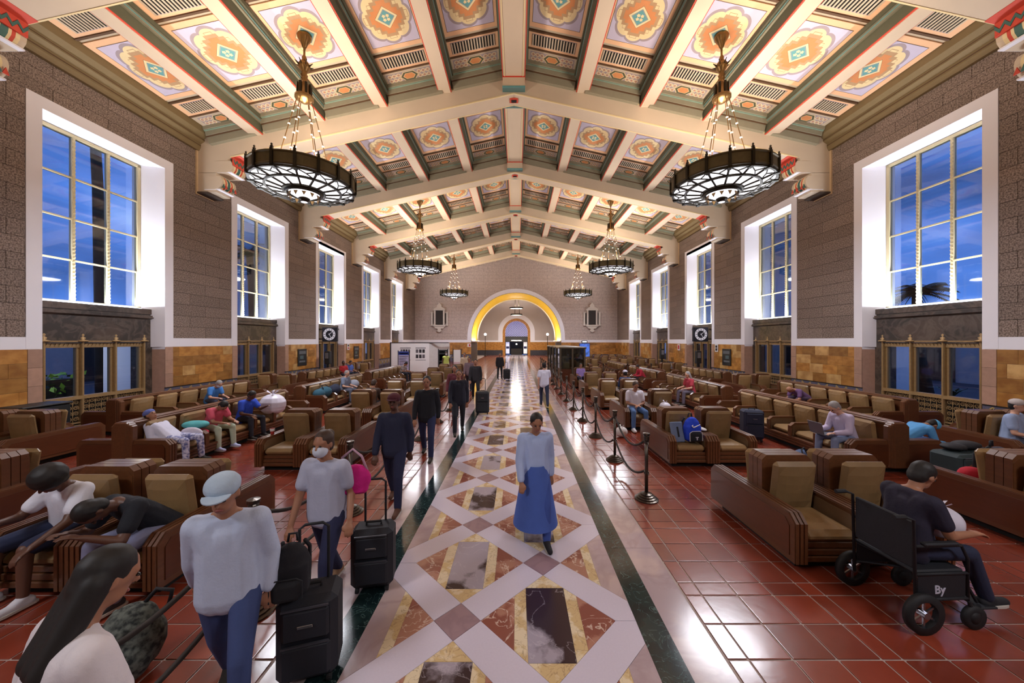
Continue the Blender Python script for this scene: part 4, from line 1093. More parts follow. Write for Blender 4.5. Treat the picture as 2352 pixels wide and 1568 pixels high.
def wall_sign(s, y, z, w, h, nm, label, col, inner):
    t = thing(nm, label, 'sign', (s*(HW-.05), y, z))
    b = MB(); b.bbox(-.015,.015,-w/2,w/2,-h/2,h/2,.004); b.build('board', col, t)
    for i, (a, b_, c, d_, m_) in enumerate(inner):
        q = MB(); q.box(-s*.022,-s*.014,a*w,b_*w,c*h,d_*h); q.build('print', m_, t)
m_blk = M('notice_black', (26,28,30), rough=.5)
notice = [(-.38,.38,.20,.38,M('notice_grey',(96,100,104))), (-.3,.1,-.1,.1,M('notice_teal',(70,92,96))), (-.38,.3,-.3,-.2,MATS['notice_grey'])]
wall_sign(-1, 19.9, 1.55, .8, .95, 'notice_board', 'black framed notice on the left travertine wall, before the clock door', m_blk, notice)
wall_sign(-1, 26.6, 1.6, .8, .95, 'notice_board', 'black framed notice on the left travertine wall, beyond the clock door', m_blk, notice)
wall_sign(1, 20.0, 1.55, .8, .95, 'notice_board', 'black framed notice on the right travertine wall, before the clock door', m_blk, notice)
pict = [(-.3,.3,.05,.36,m_ink), (-.26,.26,-.36,-.06,m_signred)]
wall_sign(-1, 25.3, 2.05, .32, .45, 'pictogram_sign', 'small white pictogram sign on the left wall past the clock door', m_paper, pict)
wall_sign(1, 21.0, 2.05, .32, .45, 'pictogram_sign', 'small white pictogram sign on the right wall before the clock door', m_paper, [(-.3,.3,.05,.36,m_ink), (-.3,.3,-.36,-.02,m_ink)])
wall_sign(1, 25.9, 2.0, .36, .45, 'pictogram_sign', 'small red and white sign on the right wall past the clock door', m_paper, [(-.34,.34,-.3,.36,m_signred)])
t = thing('pictogram_sign', 'tiny white sign on the far wall left of the arch', 'sign', (-5.65, YFAR-.06, 1.95))
b = MB(); b.bbox(-.22,.22,-.02,.02,-.2,.2,.004); b.build('board', m_paper, t); b = MB(); b.box(-.05,.15,-.026,-.02,-.12,.12); b.build('print', m_signred, t)

# white exhibition wall
t = thing('exhibition_wall', 'long white temporary wall with rows of small photographs at the far left', 'partition', (0, 28, 0))
b = MB(); b.box(-10.0,-6.95,0,.12,0.03,2.30); b.build('panel', m_paper, t)
b = MB(); b.prism([(-6.95,0),(-6.3,.55),(-5.42,.55),(-5.42,.67),(-6.35,.67),(-6.95,.12)], 'z', .03, 2.30); b.build('panel_return', M('paper_shade', (206,202,200), rough=.6), t)
b = MB(); b.box(-10.1,-10.0,-.02,.14,0,2.34); b.box(-10.1,-5.4,-.02,.14,2.30,2.36); b.build('frame', m_ink, t)
def prints(x0, z0, cols, rows, w, h, gx, gz, skip=()):
    for r in range(rows):
        for c in range(cols):
            if (r, c) in skip: continue
            b = MB(); b.box(x0+c*gx, x0+c*gx+w, -.012, 0, z0-r*gz-h, z0-r*gz); b.build('photo_print', m_ink if (r+c) % 3 else M('print_grey', (92,86,92)), t)
prints(-9.25, 1.80, 4, 2, .16, .26, .20, .34, ((1,0),(1,3)))
prints(-8.02, 1.80, 3, 2, .20, .28, .26, .42)
for x0, w in ((-9.28, .85), (-8.04, .82)):
    b = MB(); b.box(x0, x0+w, -.012, 0, 1.88, 1.94); b.build('heading', M('print_grey', (92,86,92)), t); b = MB(); b.box(x0, x0+w, -.012, 0, .92, .95); b.build('caption', MATS['print_grey'], t)
def poster_stand(x, y, w, h, label, parts, z0=.25, frame=m_ink):
    t = thing('poster_stand', label, 'sign stand', (x, y, 0))
    for s in (1,-1): b = MB(); b.bbox(s*w/2-.03, s*w/2+.03, -.03, .03, 0, z0+h+.06, .01); b.build('post', frame, t)
    b = MB(); b.bbox(-w/2-.12, w/2+.12, -.16, .16, 0, .04, .015); b.build('foot', frame, t)
    b = MB(); b.box(-w/2, w/2, -.015, .015, z0, z0+h); b.build('poster', m_paper, t)
    for x0, x1, a, c, m_ in parts: b = MB(); b.box(x0*w, x1*w, -.022, -.015, z0+a*h, z0+c*h); b.build('print', m_, t)
m_navy = M('poster_blue', (48,64,140), rough=.5); m_line = M('print_line', (120,116,150), rough=.6); m_lil = M('poster_lilac', (176,170,200), rough=.6)
poster_stand(-7.85, 24.5, .78, 1.5, 'tall blue-headed notice stand in front of the white wall', [(-.5,.5,0,.82,m_lil),(-.5,.5,.82,1,m_navy),(-.4,.4,.88,.93,m_paper)] + [(-.4,.4-.1*(i % 3),.74-.075*i,.765-.075*i,m_line) for i in range(9)])
poster_stand(-5.15, 24.8, .66, 1.1, 'dark framed food poster stand in front of the white wall', [(-.5,.5,0,1,m_blk),(-.38,.38,.38,.62,M('food_orange',(176,96,56),var=.5,scale=30)),(-.42,.42,.30,.38,m_paper),(-.42,.42,.62,.70,m_paper),(-.4,.4,.08,.2,MATS['notice_grey']),(-.35,.35,.82,.9,m_paper)], .75)
poster_stand(-4.15, 24.8, .56, 1.1, 'plain white poster stand beside the food poster', [(-.48,.48,.0,.2,M('poster_pink',(206,170,176)))], .75)

# glass display cases
m_case = M('case_metal', (104,96,82), rough=.35, metal=.6, var=.15)
m_cglass = GLASS('case_glass', (214,220,216), .25)
for i, (x, y) in enumerate(((3.55,22.4),(3.55,24.6),(3.55,26.8),(3.55,29.0))):
    t = thing('display_case', 'tall glass display booth beside the walkway on the right, ' + ORD[i], 'display case', (x, y, 0))
    for px in (-.75,0,.75):
        for py in (-.85,.85): b = MB(); b.box(px-.05,px+.05,py-.05,py+.05,0,2.0); b.build('post', m_case, t)
    b = MB(); b.bbox(-.85,.85,-.95,.95,2.0,2.10,.02); b.build('roof', m_case, t)
    b = MB(); b.box(-.72,.72,-.82,.82,0,.75); b.build('base', m_woodd, t)
    for px in (-.375,.375):
        for py in (-.85,.85): b = MB(); b.box(px-.33,px+.33,py-.006,py+.006,.75,2.0); b.build('pane', m_cglass, t)
    for px in (-.75,.75): b = MB(); b.box(px-.006,px+.006,-.8,.8,.75,2.0); b.build('pane', m_cglass, t)
    b = MB(); b.box(-.5,-.1,-.3,.3,.75,1.5); b.build('exhibit', M('exhibit_pale', (150,140,128), var=.4, scale=9), t)
    b = MB(); b.lathe([(0,.75),(.2,.76),(.14,1.0),(.18,1.3),(.08,1.5),(.1,1.62),(0,1.7)], 12, (.35,-.1,0)); b.build('exhibit', M('exhibit_dark', (60,54,50)), t)
t = thing('video_kiosk', 'standing blue video screen in front of the far right wall', 'kiosk', (7.1, 36.1, 0))
b = MB(); b.bbox(-.55,.55,-.1,.1,.0,2.25,.03); b.build('case', M('kiosk_blue', (52,66,120), rough=.4), t)
b = MB(); b.box(-.50,.50,-.112,-.10,.85,2.15)
def screen_mat():
    m = M('kiosk_screen', (60,90,170), rough=.3, var=.9, scale=5, coords='Object', c2=(40,60,110)); bs = m.node_tree.nodes['Principled BSDF']
    for l in list(m.node_tree.links):
        if l.to_socket == bs.inputs['Base Color']: m.node_tree.links.new(l.from_socket, bs.inputs['Emission Color'])
    bs.inputs['Emission Strength'].default_value = 1.0; return m
b.build('screen', screen_mat(), t)
b = MB(); b.bbox(-.3,.3,-.06,.06,2.25,2.5,.02); b.build('header', m_ink, t); b = MB(); b.box(-.22,.22,-.07,-.06,2.33,2.43); b.build('header_light', EM('header_white', (240,244,255), 1.5), t)
# wall phones / pay stations near the side doors
for s, y, lb in ((-1, 21.6, 'black call station post beside the left clock door'), (1, 22.1, 'black call station post beside the right clock door'), (1, 27.6, 'black call station post on the right, past the clock door')):
    t = thing('call_station', lb, 'call station', (s*11.6, y, 0))
    b = MB(); b.bbox(-.06,.06,-.06,.06,0,1.1,.01); b.build('post', m_blk, t); b = MB(); b.bbox(-.16,.16,-.14,.14,1.05,1.85,.03); b.build('head', m_blk, t); b = MB(); b.box(-.1,.1,-.15,-.14,1.4,1.75); b.build('display', M('call_grey', (120,122,130)), t); b = MB(); b.bbox(-.2,.2,-.2,.2,0,.03,.01); b.build('foot', m_blk, t)
t = thing('litter_bin', 'squat black bin by the left wall grille', 'bin', (-11.75, 8.6, 0))
b = MB(); b.bbox(-.3,.3,-.45,.45,0,.88,.03); b.build('body', m_blk, t); b = MB(); b.bbox(-.33,.33,-.48,.48,.88,.93,.02); b.build('lid', m_blk, t)

# ------------------------------------------------------------------ the gardens outside
gm = MB(); gm.box(-60,-13.2,-20,70,-.4,-.05); gm.box(13.2,60,-20,70,-.4,-.05); tag(gm.build('ground', M('garden_ground', (44,48,60), rough=.8, var=.3, scale=.6)), kind='structure')
m_leaf = M('palm_leaf', (30,48,26), rough=.6, var=.4, scale=6); m_trunk = M('palm_trunk', (52,44,38), rough=.9, var=.3, scale=9)
def palm(x, y, h, label, r=.22, n=26, size=2.4):
    t = thing('palm_tree', label, 'palm tree', (x, y, -.05))
    b = MB(); b.tube([(.5,0,0),(.3,.05,h*.3),(.12,.1,h*.7),(0,0,h)], [r*1.3,r,r*.9,r*.8], 10); b.build('trunk', m_trunk, t, smooth=True)
    rnd = random.Random(int(x*10+y))
    for k in range(n):
        a = rnd.random()*2*PI; el = rnd.uniform(-.35,.9); f = MB(); pts = []
        for i in range(7):
            u = i/6*size; pts.append(Vector((u*math.cos(el), 0, u*math.sin(el)-.30*u*u/size*1.6)))
        f.tube(pts, [.03,.03,.025,.02,.015,.01,.005], 4)
        for i in range(1, 7):
            for q in range(3):
                p = pts[i].lerp(pts[i-1], q/3)
                for sd in (1,-1): f.add([p, p+Vector((.18,sd*.42,-.16)), p+Vector((.08,sd*.02,0))], [(0,1,2)])
        f.xf(Matrix.Translation((0,0,h)) @ Matrix.Rotation(a,4,'Z')); f.build('frond', m_leaf, t)
palm(-19.07, 15.75, 13.5, 'tall palm trunk seen through the nearest left window', .2)
palm(19.5, 16.9, 4.9, 'palm crown low in the nearest right window', .2, 34, 1.25)
palm(-21.0, 27.5, 9.5, 'palm beyond the second left window', .3)
def hedge(x0, x1, y0, y1, h, label, col):
    t = thing('hedge', label, 'hedge', ((x0+x1)/2, (y0+y1)/2, -.05)); f = MB(); rnd = random.Random(3)
    for k in range(900):
        p = Vector((rnd.uniform(x0,x1)-(x0+x1)/2, rnd.uniform(y0,y1)-(y0+y1)/2, rnd.random()**.6*h)); d = Vector((rnd.gauss(0,1),rnd.gauss(0,1),rnd.gauss(0,1))).normalized()*.16; e_ = d.orthogonal().normalized()*.07
        f.add([p-d, p+e_, p+d, p-e_], [(0,1,2,3)])
    ob = f.build('foliage', col, t); ob['kind'] = 'stuff'
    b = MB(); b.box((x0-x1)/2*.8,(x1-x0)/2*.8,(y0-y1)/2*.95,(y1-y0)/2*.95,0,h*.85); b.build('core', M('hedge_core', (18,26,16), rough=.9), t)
hedge(-18.4,-17.2,6,14,1.25,'lit clipped hedge outside the left lower window', M('hedge_leaf', (96,140,40), rough=.6, var=.4, scale=5))
t = thing('garden_lamp', 'small bright garden lamp above the hedge outside the left window', 'lamp', (-17.0, 11.4, 0))
b = MB(); b.tube([(0,0,-.05),(0,0,1.55)], .03, 6); b.build('post', m_ink, t); b = MB(); b.lathe([(0,1.55),(.09,1.58),(.09,1.70),(0,1.74)], 8); b.build('globe', EM('garden_globe', (255,246,220), 5), t); lamp('POINT', 'garden_light', t, (.05,0,1.9), (0,0,0), 60, (1,.95,.85), .1)
for s, ys_, sd in ((-1, (13.6, 20.1), 'left'), (1, (14.0, 20.4), 'right')):
    for i, y in enumerate(ys_):
        t = thing('portico_pier', 'white arcade pier outside the %s %s lower window' % (['nearest','second'][i], sd), 'pier', (s*14.9, y, -.05))
        b = MB(); b.box(-.6,.6,-.45,.45,0,3.4); b.build('shaft', m_plaster, t); b = MB(); b.box(-.7,.7,-.55,.55,3.4,3.6); b.build('capital', m_plaster, t); b = MB(); b.box(-.68,.68,-.52,.52,0,.3); b.build('base', m_plaster, t)
m_pot = M('planter', (40,38,44), rough=.7)
for i, (x, y) in enumerate(((15.4,10.2),(15.2,12.1))):
    t = thing('potted_plant', 'leafy potted plant outside the nearest right window, %s' % ['nearer one','farther one'][i], 'plant', (x, y, -.05))
    b = MB(); b.lathe([(0,0),(.28,0),(.36,.55),(.40,.6),(.33,.6),(0,.55)], 14); b.build('pot', m_pot, t)
    for k in range(22):
        a = k*2.4; L = .7+.3*((k*7) % 5)/5; f = MB(); ps = [Vector((L*u*math.cos(a)*.7, L*u*math.sin(a)*.7, .55+L*(1.1*u-.7*u*u))) for u in (0,.33,.66,1)]
        w = Vector((-math.sin(a), math.cos(a), 0))*.05
        for j in range(3): f.add([ps[j]-w*(1-j*.3), ps[j+1]-w*(.7-j*.3), ps[j+1]+w*(.7-j*.3), ps[j]+w*(1-j*.3)], [(0,1,2,3)])
        f.build('leaf', M('pot_leaf', (52,74,44), rough=.5, var=.3), t)
for s, sd in ((-1,'left'),(1,'right')):
    t = thing('garden_wall', 'pale garden wall across the %s court' % sd, 'wall', (s*27, 24, -.05))
    b = MB(); b.box(-.2,.2,-30,30,0,3.6); b.build('panel', M('garden_plaster', (176,172,182), rough=.8), t); b = MB(); b.box(-.3,.3,-30,30,3.6,3.8); b.build('coping', M('roof_tile', (90,52,40), rough=.8), t)
    for k in range(14): b = MB(); b.box(s*-.26,s*-.2,-28+k*4.2,-26.2+k*4.2,.0,2.4); b.build('arch_niche', m_ink, t)
# ------------------------------------------------------------------ people
def caps(mb, p0, r0, p1, r1, n=10):
    p0, p1 = Vector(p0), Vector(p1); d = p1-p0; L = d.length
    if L < 1e-5: d = Vector((0,0,1))
    q = Vector((0,0,1)).rotation_difference(d.normalized()).to_matrix(); vs = []; fs = []; rings = []
    for c, r, angs in ((p0, r0, (-80,-50,-25,0)), (p1, r1, (0,25,50,80))):
        for a in angs:
            a = math.radians(a); rings.append([c + q @ Vector((r*math.cos(a)*math.cos(2*PI*k/n), r*math.cos(a)*math.sin(2*PI*k/n), r*math.sin(a))) for k in range(n)])
    for r in rings: vs += r
    for i in range(len(rings)-1):
        for k in range(n): fs.append((i*n+k, i*n+(k+1) % n, (i+1)*n+(k+1) % n, (i+1)*n+k))
    fs.append(tuple(range(n))[::-1]); fs.append(tuple((len(rings)-1)*n+k for k in range(n)))
    mb.add(vs, fs)
def ell(mb, c, f, u, w, rf, ru, rw, n=12):
    """ellipsoid with axes f,u,w"""
    vs = [Vector(c)-u*ru]; fs = []; m = 7
    for i in range(1, m):
        a = -PI/2+PI*i/m
        for k in range(n):
            b = 2*PI*k/n; vs.append(Vector(c)+u*(ru*math.sin(a))+f*(rf*math.cos(a)*math.cos(b))+w*(rw*math.cos(a)*math.sin(b)))
    vs.append(Vector(c)+u*ru); t = len(vs)-1
    for k in range(n):
        fs.append((0, 1+(k+1) % n, 1+k)); fs.append((t, 1+(m-2)*n+k, 1+(m-2)*n+(k+1) % n))
        for i in range(m-2): fs.append((1+i*n+k, 1+i*n+(k+1) % n, 1+(i+1)*n+(k+1) % n, 1+(i+1)*n+k))
    mb.add(vs, fs)
def soft(name, mb, mat, parent, vox, it=5):
    o = mb.build(name, mat, parent, smooth=True)
    r = o.modifiers.new('remesh', 'REMESH'); r.mode = 'VOXEL'; r.voxel_size = vox; r.use_smooth_shade = True
    if it: sm = o.modifiers.new('smooth', 'SMOOTH'); sm.factor = .5; sm.iterations = it
    return o
SKIN = {'dark': M('skin_dark', (92,60,46), rough=.5, var=.06), 'mid': M('skin_mid', (160,112,86), rough=.5, var=.06), 'light': M('skin_light', (204,156,132), rough=.5, var=.06)}
HAIR = {'black': M('hair_black', (22,18,18), rough=.6, var=.3, scale=60), 'brown': M('hair_brown', (58,38,26), rough=.6, var=.3, scale=60), 'grey': M('hair_grey', (150,146,146), rough=.7, var=.2, scale=60)}
m_eye = M('eye_dark', (24,18,16), rough=.2); m_lip = M('lip', (140,72,66), rough=.5); m_mask = M('face_mask', (206,214,230), rough=.8)
def cloth(c, name=None, c2=None, scale=24):
    key = name or 'cloth_%d_%d_%d' % c
    return M(key, c, rough=.85, var=.12, scale=7, coords='Object', bump=.12, bscale=60) if c2 is None else M(key, c, rough=.85, scale=scale, coords='Object', c2=c2)
WALK = dict(lt=(.03,.42,-.9), ls=(0,.05,-1), rt=(.03,-.28,-.95), rs=(.0,-.5,-.86), la=(.18,-.25,-.95), lf=(.0,.15,-.98), ra=(.18,.25,-.95), rf=(0,.45,-.9))
STAND = dict(lt=(.06,.04,-1), ls=(.02,-.02,-1), rt=(.06,-.03,-1), rs=(.02,-.04,-1), la=(.22,.02,-.97), lf=(.02,.25,-.96), ra=(.22,.0,-.97), rf=(.02,.2,-.97))
SIT = dict(lt=(.16,.98,-.03), ls=(.03,.06,-1), rt=(.16,.98,-.03), rs=(.03,.06,-1), la=(.18,.22,-.95), lf=(-.25,.9,-.1), ra=(.18,.22,-.95), rf=(-.25,.9,-.1))
def person(label, loc, rotz, H=1.70, base=WALK, seat=None, lean=.0, roll=0., nod=0., turn=0., skin='mid', hair='black', hairstyle='short', shirt=(120,120,130), sleeve='short', pants=(40,44,60), legs='long',
           shoes=(40,34,30), vox=.011, hat=None, mask=False, skirt=None, extra=None, build=1.0, shirt_mat=None, pants_mat=None, **pose):
    P = dict(base); P.update(pose); k = H/1.72; t = thing('person', label, 'person', loc, rotz)
    F, U_, S_ = Vector((0,-1,0)), Vector((0,0,1)), Vector((1,0,0))
    def V(d, sg): return (S_*(d[0]*sg)+F*d[1]+U_*d[2]).normalized()
    th, sh, ua, fa = .44*k, .43*k, .29*k, .25*k; hipw = .095*k
    pel = Vector((0,0,0)); J = {}
    up = (U_*math.cos(lean)+F*math.sin(lean)+S_*math.sin(roll)).normalized(); fw = (F*math.cos(lean)-U_*math.sin(lean)).normalized(); sd = S_
    for n_, sg in (('l',1),('r',-1)):
        hip = pel+S_*hipw*sg; kn = hip+V(P[n_+'t'],sg)*th; an = kn+V(P[n_+'s'],sg)*sh; J[n_+'hip'], J[n_+'kn'], J[n_+'an'] = hip, kn, an
        sh_ = pel+up*.445*k+sd*.172*k*sg; el = sh_+V(P[n_+'a'],sg)*ua; wr = el+V(P[n_+'f'],sg)*fa; J[n_+'sh'], J[n_+'el'], J[n_+'wr'] = sh_, el, wr
    neck = pel+up*.50*k; hu = (up*math.cos(nod)+fw*math.sin(nod)).normalized(); hf = (fw*math.cos(nod)-up*math.sin(nod)).normalized()
    hf = (Matrix.Rotation(turn, 3, hu) @ hf).normalized(); hw = hu.cross(hf).normalized()
    hc = neck+hu*.175*k+hf*.025*k
    dz = (seat+.105*k) if seat is not None else (.075*k-min(J['lan'].z, J['ran'].z))
    off = Vector((0,0,dz))
    for q in J: J[q] = J[q]+off
    pel = pel+off; neck = neck+off; hc = hc+off
    bw = build
    b = MB()                                                       # the body, one continuous surface
    ell(b, hc+hu*.02*k, hf, hu, hw, .098*k, .105*k, .078*k); ell(b, hc+hf*.025*k-hu*.055*k, hf, hu, hw, .066*k, .062*k, .056*k)
    caps(b, hc+hf*.088*k+hu*.012*k, .008*k, hc+hf*.108*k-hu*.022*k, .015*k, 8)      # nose
    for e in (1,-1):
        ell(b, hc+hw*.08*k*e-hu*.005*k-hf*.005*k, hf, hu, hw, .020*k, .032*k, .012*k, 8)     # ears
        caps(b, hc+hf*.088*k+hu*.03*k+hw*.012*k*e, .010*k, hc+hf*.078*k+hu*.032*k+hw*.045*k*e, .010*k, 6)   # brow
    caps(b, neck-up*.06*k, .058*k, hc-hu*.05*k-hf*.02*k, .052*k)
    for sg in (1,-1):
        caps(b, pel+S_*.06*k*sg, .105*k*bw, pel+up*.30*k+S_*.06*k*sg, .098*k*bw); caps(b, pel+up*.30*k+S_*.06*k*sg, .098*k*bw, pel+up*.42*k+S_*.10*k*sg, .085*k*bw)
    caps(b, J['lsh'], .055*k, J['rsh'], .055*k)
    for n_ in 'lr': caps(b, neck+up*.01*k, .045*k, J[n_+'sh']-up*.005*k, .045*k)
    for n_, sg in (('l',1),('r',-1)):
        caps(b, J[n_+'sh'], .056*k*bw, J[n_+'el'], .042*k); caps(b, J[n_+'el'], .042*k, J[n_+'wr'], .028*k)
        caps(b, J[n_+'hip'], .088*k*bw, J[n_+'kn'], .056*k); caps(b, J[n_+'kn'], .056*k, J[n_+'an'], .038*k)
        a = J[n_+'an']; sf = (J[n_+'an']-J[n_+'kn']).normalized(); toe = (F-sf*F.dot(sf)); toe = Vector((toe.x, toe.y, 0)); toe = toe.normalized() if toe.length > .2 else F
        J[n_+'toe'] = a+toe*.15*k-U_*.045*k; caps(b, a-U_*.03*k-toe*.03*k, .036*k, J[n_+'toe'], .030*k)
        # hand: palm, four bent fingers of unequal length, thumb from the side of the palm
        d = (J[n_+'wr']-J[n_+'el']).normalized(); ac = d.cross(U_); ac = ac.normalized() if ac.length > .1 else S_; nn = ac.cross(d).normalized(); w_ = J[n_+'wr']
        ac = ac if ac.dot(S_)*sg < 0 else -ac                       # towards the thumb (inwards)
        for j in (-1,0,1): caps(b, w_+d*.012*k+ac*.017*k*j, .015*k, w_+d*.085*k+ac*.022*k*j, .014*k, 6)
        for j, fl in enumerate((.070,.080,.074,.058)):
            r0 = w_+d*.088*k+ac*(.033-.0225*j)*k; m_ = r0+d*fl*.52*k-nn*.012*k; e_ = m_+d*fl*.30*k-nn*fl*.42*k
            caps(b, r0-d*.01*k, .0095*k, m_, .009*k, 6); caps(b, m_, .009*k, e_, .0075*k, 6)
        r0 = w_+d*.03*k+ac*.028*k; m_ = r0+d*.035*k+ac*.028*k; caps(b, r0, .012*k, m_, .0105*k, 6); caps(b, m_, .0105*k, m_+d*.035*k-nn*.01*k, .0085*k, 6)
    soft('body', b, SKIN[skin], t, vox, 4)
    for e in (1,-1):
        q = MB(); ell(q, hc+hf*.090*k+hu*.008*k+hw*.031*k*e, hf, hu, hw, .010*k, .008*k, .014*k, 8); q.build('eye', m_eye, t, smooth=True)
    if not mask: q = MB(); ell(q, hc+hf*.088*k-hu*.060*k, hf, hu, hw, .008*k, .008*k, .024*k, 8); q.build('mouth', m_lip, t, smooth=True)
    else: q = MB(); ell(q, hc+hf*.046*k-hu*.048*k, hf, hu, hw, .074*k, .068*k, .068*k, 12); q.build('face_mask', m_mask, t, smooth=True)
    # shirt
    s = MB(); g = .016*k
    for sg in (1,-1):
        caps(s, pel-up*.04*k+S_*.062*k*sg, .120*k*bw+g, pel+up*.30*k+S_*.062*k*sg, .10*k*bw+g); caps(s, pel+up*.30*k+S_*.062*k*sg, .10*k*bw+g, pel+up*.415*k+S_*.105*k*sg, .082*k*bw+g)
    caps(s, J['lsh']-up*.02*k, .055*k+g, J['rsh']-up*.02*k, .055*k+g); caps(s, pel-up*.05*k, .122*k*bw+g, pel+up*.36*k, .10*k*bw+g)
    for n_ in 'lr': caps(s, neck-up*.03*k, .054*k+g, J[n_+'sh']-up*.005*k, .050*k+g)
    for n_ in 'lr':
        a, e, w_ = J[n_+'sh'], J[n_+'el'], J[n_+'wr']
        if sleeve == 'none': continue
        if sleeve == 'short': caps(s, a, .062*k*bw+g, a.lerp(e,.62), .056*k+g)
        else: caps(s, a, .060*k*bw+g, e, .046*k+g); caps(s, e, .046*k+g, e.lerp(w_,.90), .034*k+g)
    soft('jacket' if sleeve == 'long' else 'shirt', s, shirt_mat or cloth(shirt), t, max(vox, .012), 5)
    # trousers / shorts / skirt
    p = MB()
    caps(p, pel+S_*.05*k, .112*k*bw+.008, pel-S_*.05*k, .112*k*bw+.008); caps(p, pel+up*.05*k+S_*.05*k, .108*k*bw+.008, pel+up*.05*k-S_*.05*k, .108*k*bw+.008)
    for n_ in 'lr':
        h_, kn, an = J[n_+'hip'], J[n_+'kn'], J[n_+'an']
        if legs == 'shorts': caps(p, h_, .098*k*bw+.006, h_.lerp(kn,.92), .078*k)
        else: caps(p, h_, .096*k*bw+.006, kn, .068*k); caps(p, kn, .068*k, kn.lerp(an,.96), .056*k)
    soft('shorts' if legs == 'shorts' else 'trousers', p, pants_mat or cloth(pants), t, max(vox, .012), 5)
    if skirt:
        q = MB(); z_ = pel.z; rings = [(pel+up*.10*k, .15*k), (pel, .18*k), (Vector((0,0,z_*.62)), .24*k), (Vector((0,0,.20)), .30*k)]
        q.lathe([(r*1.0, c.z) for c, r in rings], 28); q.lathe([(rings[-1][1], .20), (rings[-1][1]-.02, .20), (.17*k, z_)], 28); q.build('skirt', cloth(skirt), t, smooth=True)
    for n_ in 'lr':
        a, te = J[n_+'an'], J[n_+'toe']; fd = (te-a); fd.z = 0; fd = fd.normalized(); q = MB()
        z0 = min(a.z-.045*k, te.z); caps(q, a-U_*.035*k-fd*.035*k, .045*k, te+fd*.03*k, .036*k, 10); caps(q, a-U_*.0*k, .044*k, a-U_*.03*k+fd*.06*k, .040*k, 10)
        so = soft('shoe', q, cloth(shoes), t, max(vox,.010), 3)
        sl = MB(); pts = []
        for u, ww in ((-.085,.030),(-.06,.042),(.02,.044),(.12,.048),(.17,.038),(.19,.018)): pts.append((u*k, ww*k))
        side = Vector((-fd.y, fd.x, 0)); c0 = Vector((a.x, a.y, a.z-.075*k))
        poly = [c0+fd*u+side*w for u, w in pts]+[c0+fd*u-side*w for u, w in pts[::-1]]; n__ = len(poly)
        sl.add([v for v in poly]+[v+U_*.022*k for v in poly], [tuple(range(n__))[::-1], tuple(range(n__, 2*n__))]+[(i,(i+1) % n__, n__+(i+1) % n__, n__+i) for i in range(n__)]); sl.build('sole', M('sole_pale', (190,184,176), rough=.8), so)
    # hair / hat
    if hairstyle != 'bald':
        q = MB(); hm = HAIR[hair]
        ell(q, hc+hu*.042*k-hf*.018*k, hf, hu, hw, .102*k, .098*k, .089*k); ell(q, hc-hf*.045*k-hu*.01*k, hf, hu, hw, .068*k, .090*k, .082*k)
        if hairstyle == 'long':
            for e in (1,0,-1): caps(q, hc-hf*.045*k+hw*.05*k*e, .055*k, neck-hf*.085*k-up*.12*k+hw*.06*k*e, .045*k)
        if hairstyle == 'bun': ell(q, hc-hf*.10*k+hu*.07*k, hf, hu, hw, .05*k, .05*k, .05*k)
        if hairstyle == 'afro': ell(q, hc+hu*.06*k-hf*.02*k, hf, hu, hw, .135*k, .12*k, .128*k)
        soft('hair', q, hm, t, max(vox,.011), 3)
    if hat:
        q = MB(); ell(q, hc+hu*.062*k-hf*.006*k, hf, hu, hw, .112*k, .080*k, .100*k)
        o = soft('cap', q, cloth(hat), t, max(vox,.011), 3)
        if hairstyle != 'hood':
            br = MB(); bc_ = hc+hu*.045*k+hf*.09*k; pts = [bc_+hw*(.075*k*math.cos(a))+hf*(.085*k*math.sin(a)) for a in [PI*i/10 for i in range(11)]]
            br.add(pts+[v+hu*.008*k for v in pts], [tuple(range(11)), tuple(range(11,22))[::-1]]+[(i,i+1,12+i,11+i) for i in range(10)]); br.build('brim', cloth(hat), o)
    t['_hc'] = 1; del t['_hc']
    return t, J, pel, hc
J_ = {}
# --- walkers
W1 = person('person close to the camera at bottom left in a white T-shirt with dark hair', (-1.66, 1.34, 0), PI*.86, 1.66, shirt=(222,216,222), pants=(52,56,74), hair='black', hairstyle='long', skin='mid', vox=.010, nod=.25, lean=.12)
W2 = person('person walking in a pale blue shirt and jeans pulling luggage, left of the walkway', (-1.78, 2.32, 0), PI*.12, 1.68, shirt=(188,200,226), sleeve='long', pants=(58,74,122), skin='mid', hair='brown', hat=(176,196,216), vox=.010, nod=.15, lean=.10, rf=(.1,-.5,-.8), ra=(.15,-.3,-.95))
W3 = person('masked woman in pale grey blouse and navy trousers holding a black carry-on handle', (-1.70, 3.36, 0), -.1, 1.66, shirt=(176,180,202), pants=(36,40,74), shoes=(146,112,84), skin='mid', hair='brown', hairstyle='bun', mask=True, vox=.010, lf=(.25,.55,-.8), lean=.06)
W4 = person('man in navy suit and maroon cap walking by the green marble border', (-1.72, 5.25, 0), .05, 1.72, shirt=(32,36,62), sleeve='long', pants=(30,34,66), shoes=(84,52,36), skin='dark', hat=(78,26,40), vox=.011)
W5 = person('walker in a black jacket and blue jeans behind the man in maroon cap', (-1.80, 7.45, 0), .1, 1.76, shirt=(20,22,32), sleeve='long', pants=(34,42,80), skin='mid', vox=.012)
W6 = person('walker in dark navy jacket and brown hair, third in the left line', (-1.45, 9.4, 0), .2, 1.74, base=dict(WALK, lt=(.03,-.28,-.95), ls=(0,-.5,-.86), rt=(.03,.42,-.9), rs=(0,.05,-1)), shirt=(28,30,46), sleeve='long', pants=(32,34,44), hair='brown', vox=.013)
W7 = person('walker in a maroon top among the line of people on the left of the walkway', (-1.95, 11.6, 0), .0, 1.70, shirt=(92,32,44), sleeve='long', pants=(30,30,40), hair='black', hairstyle='long', vox=.013)
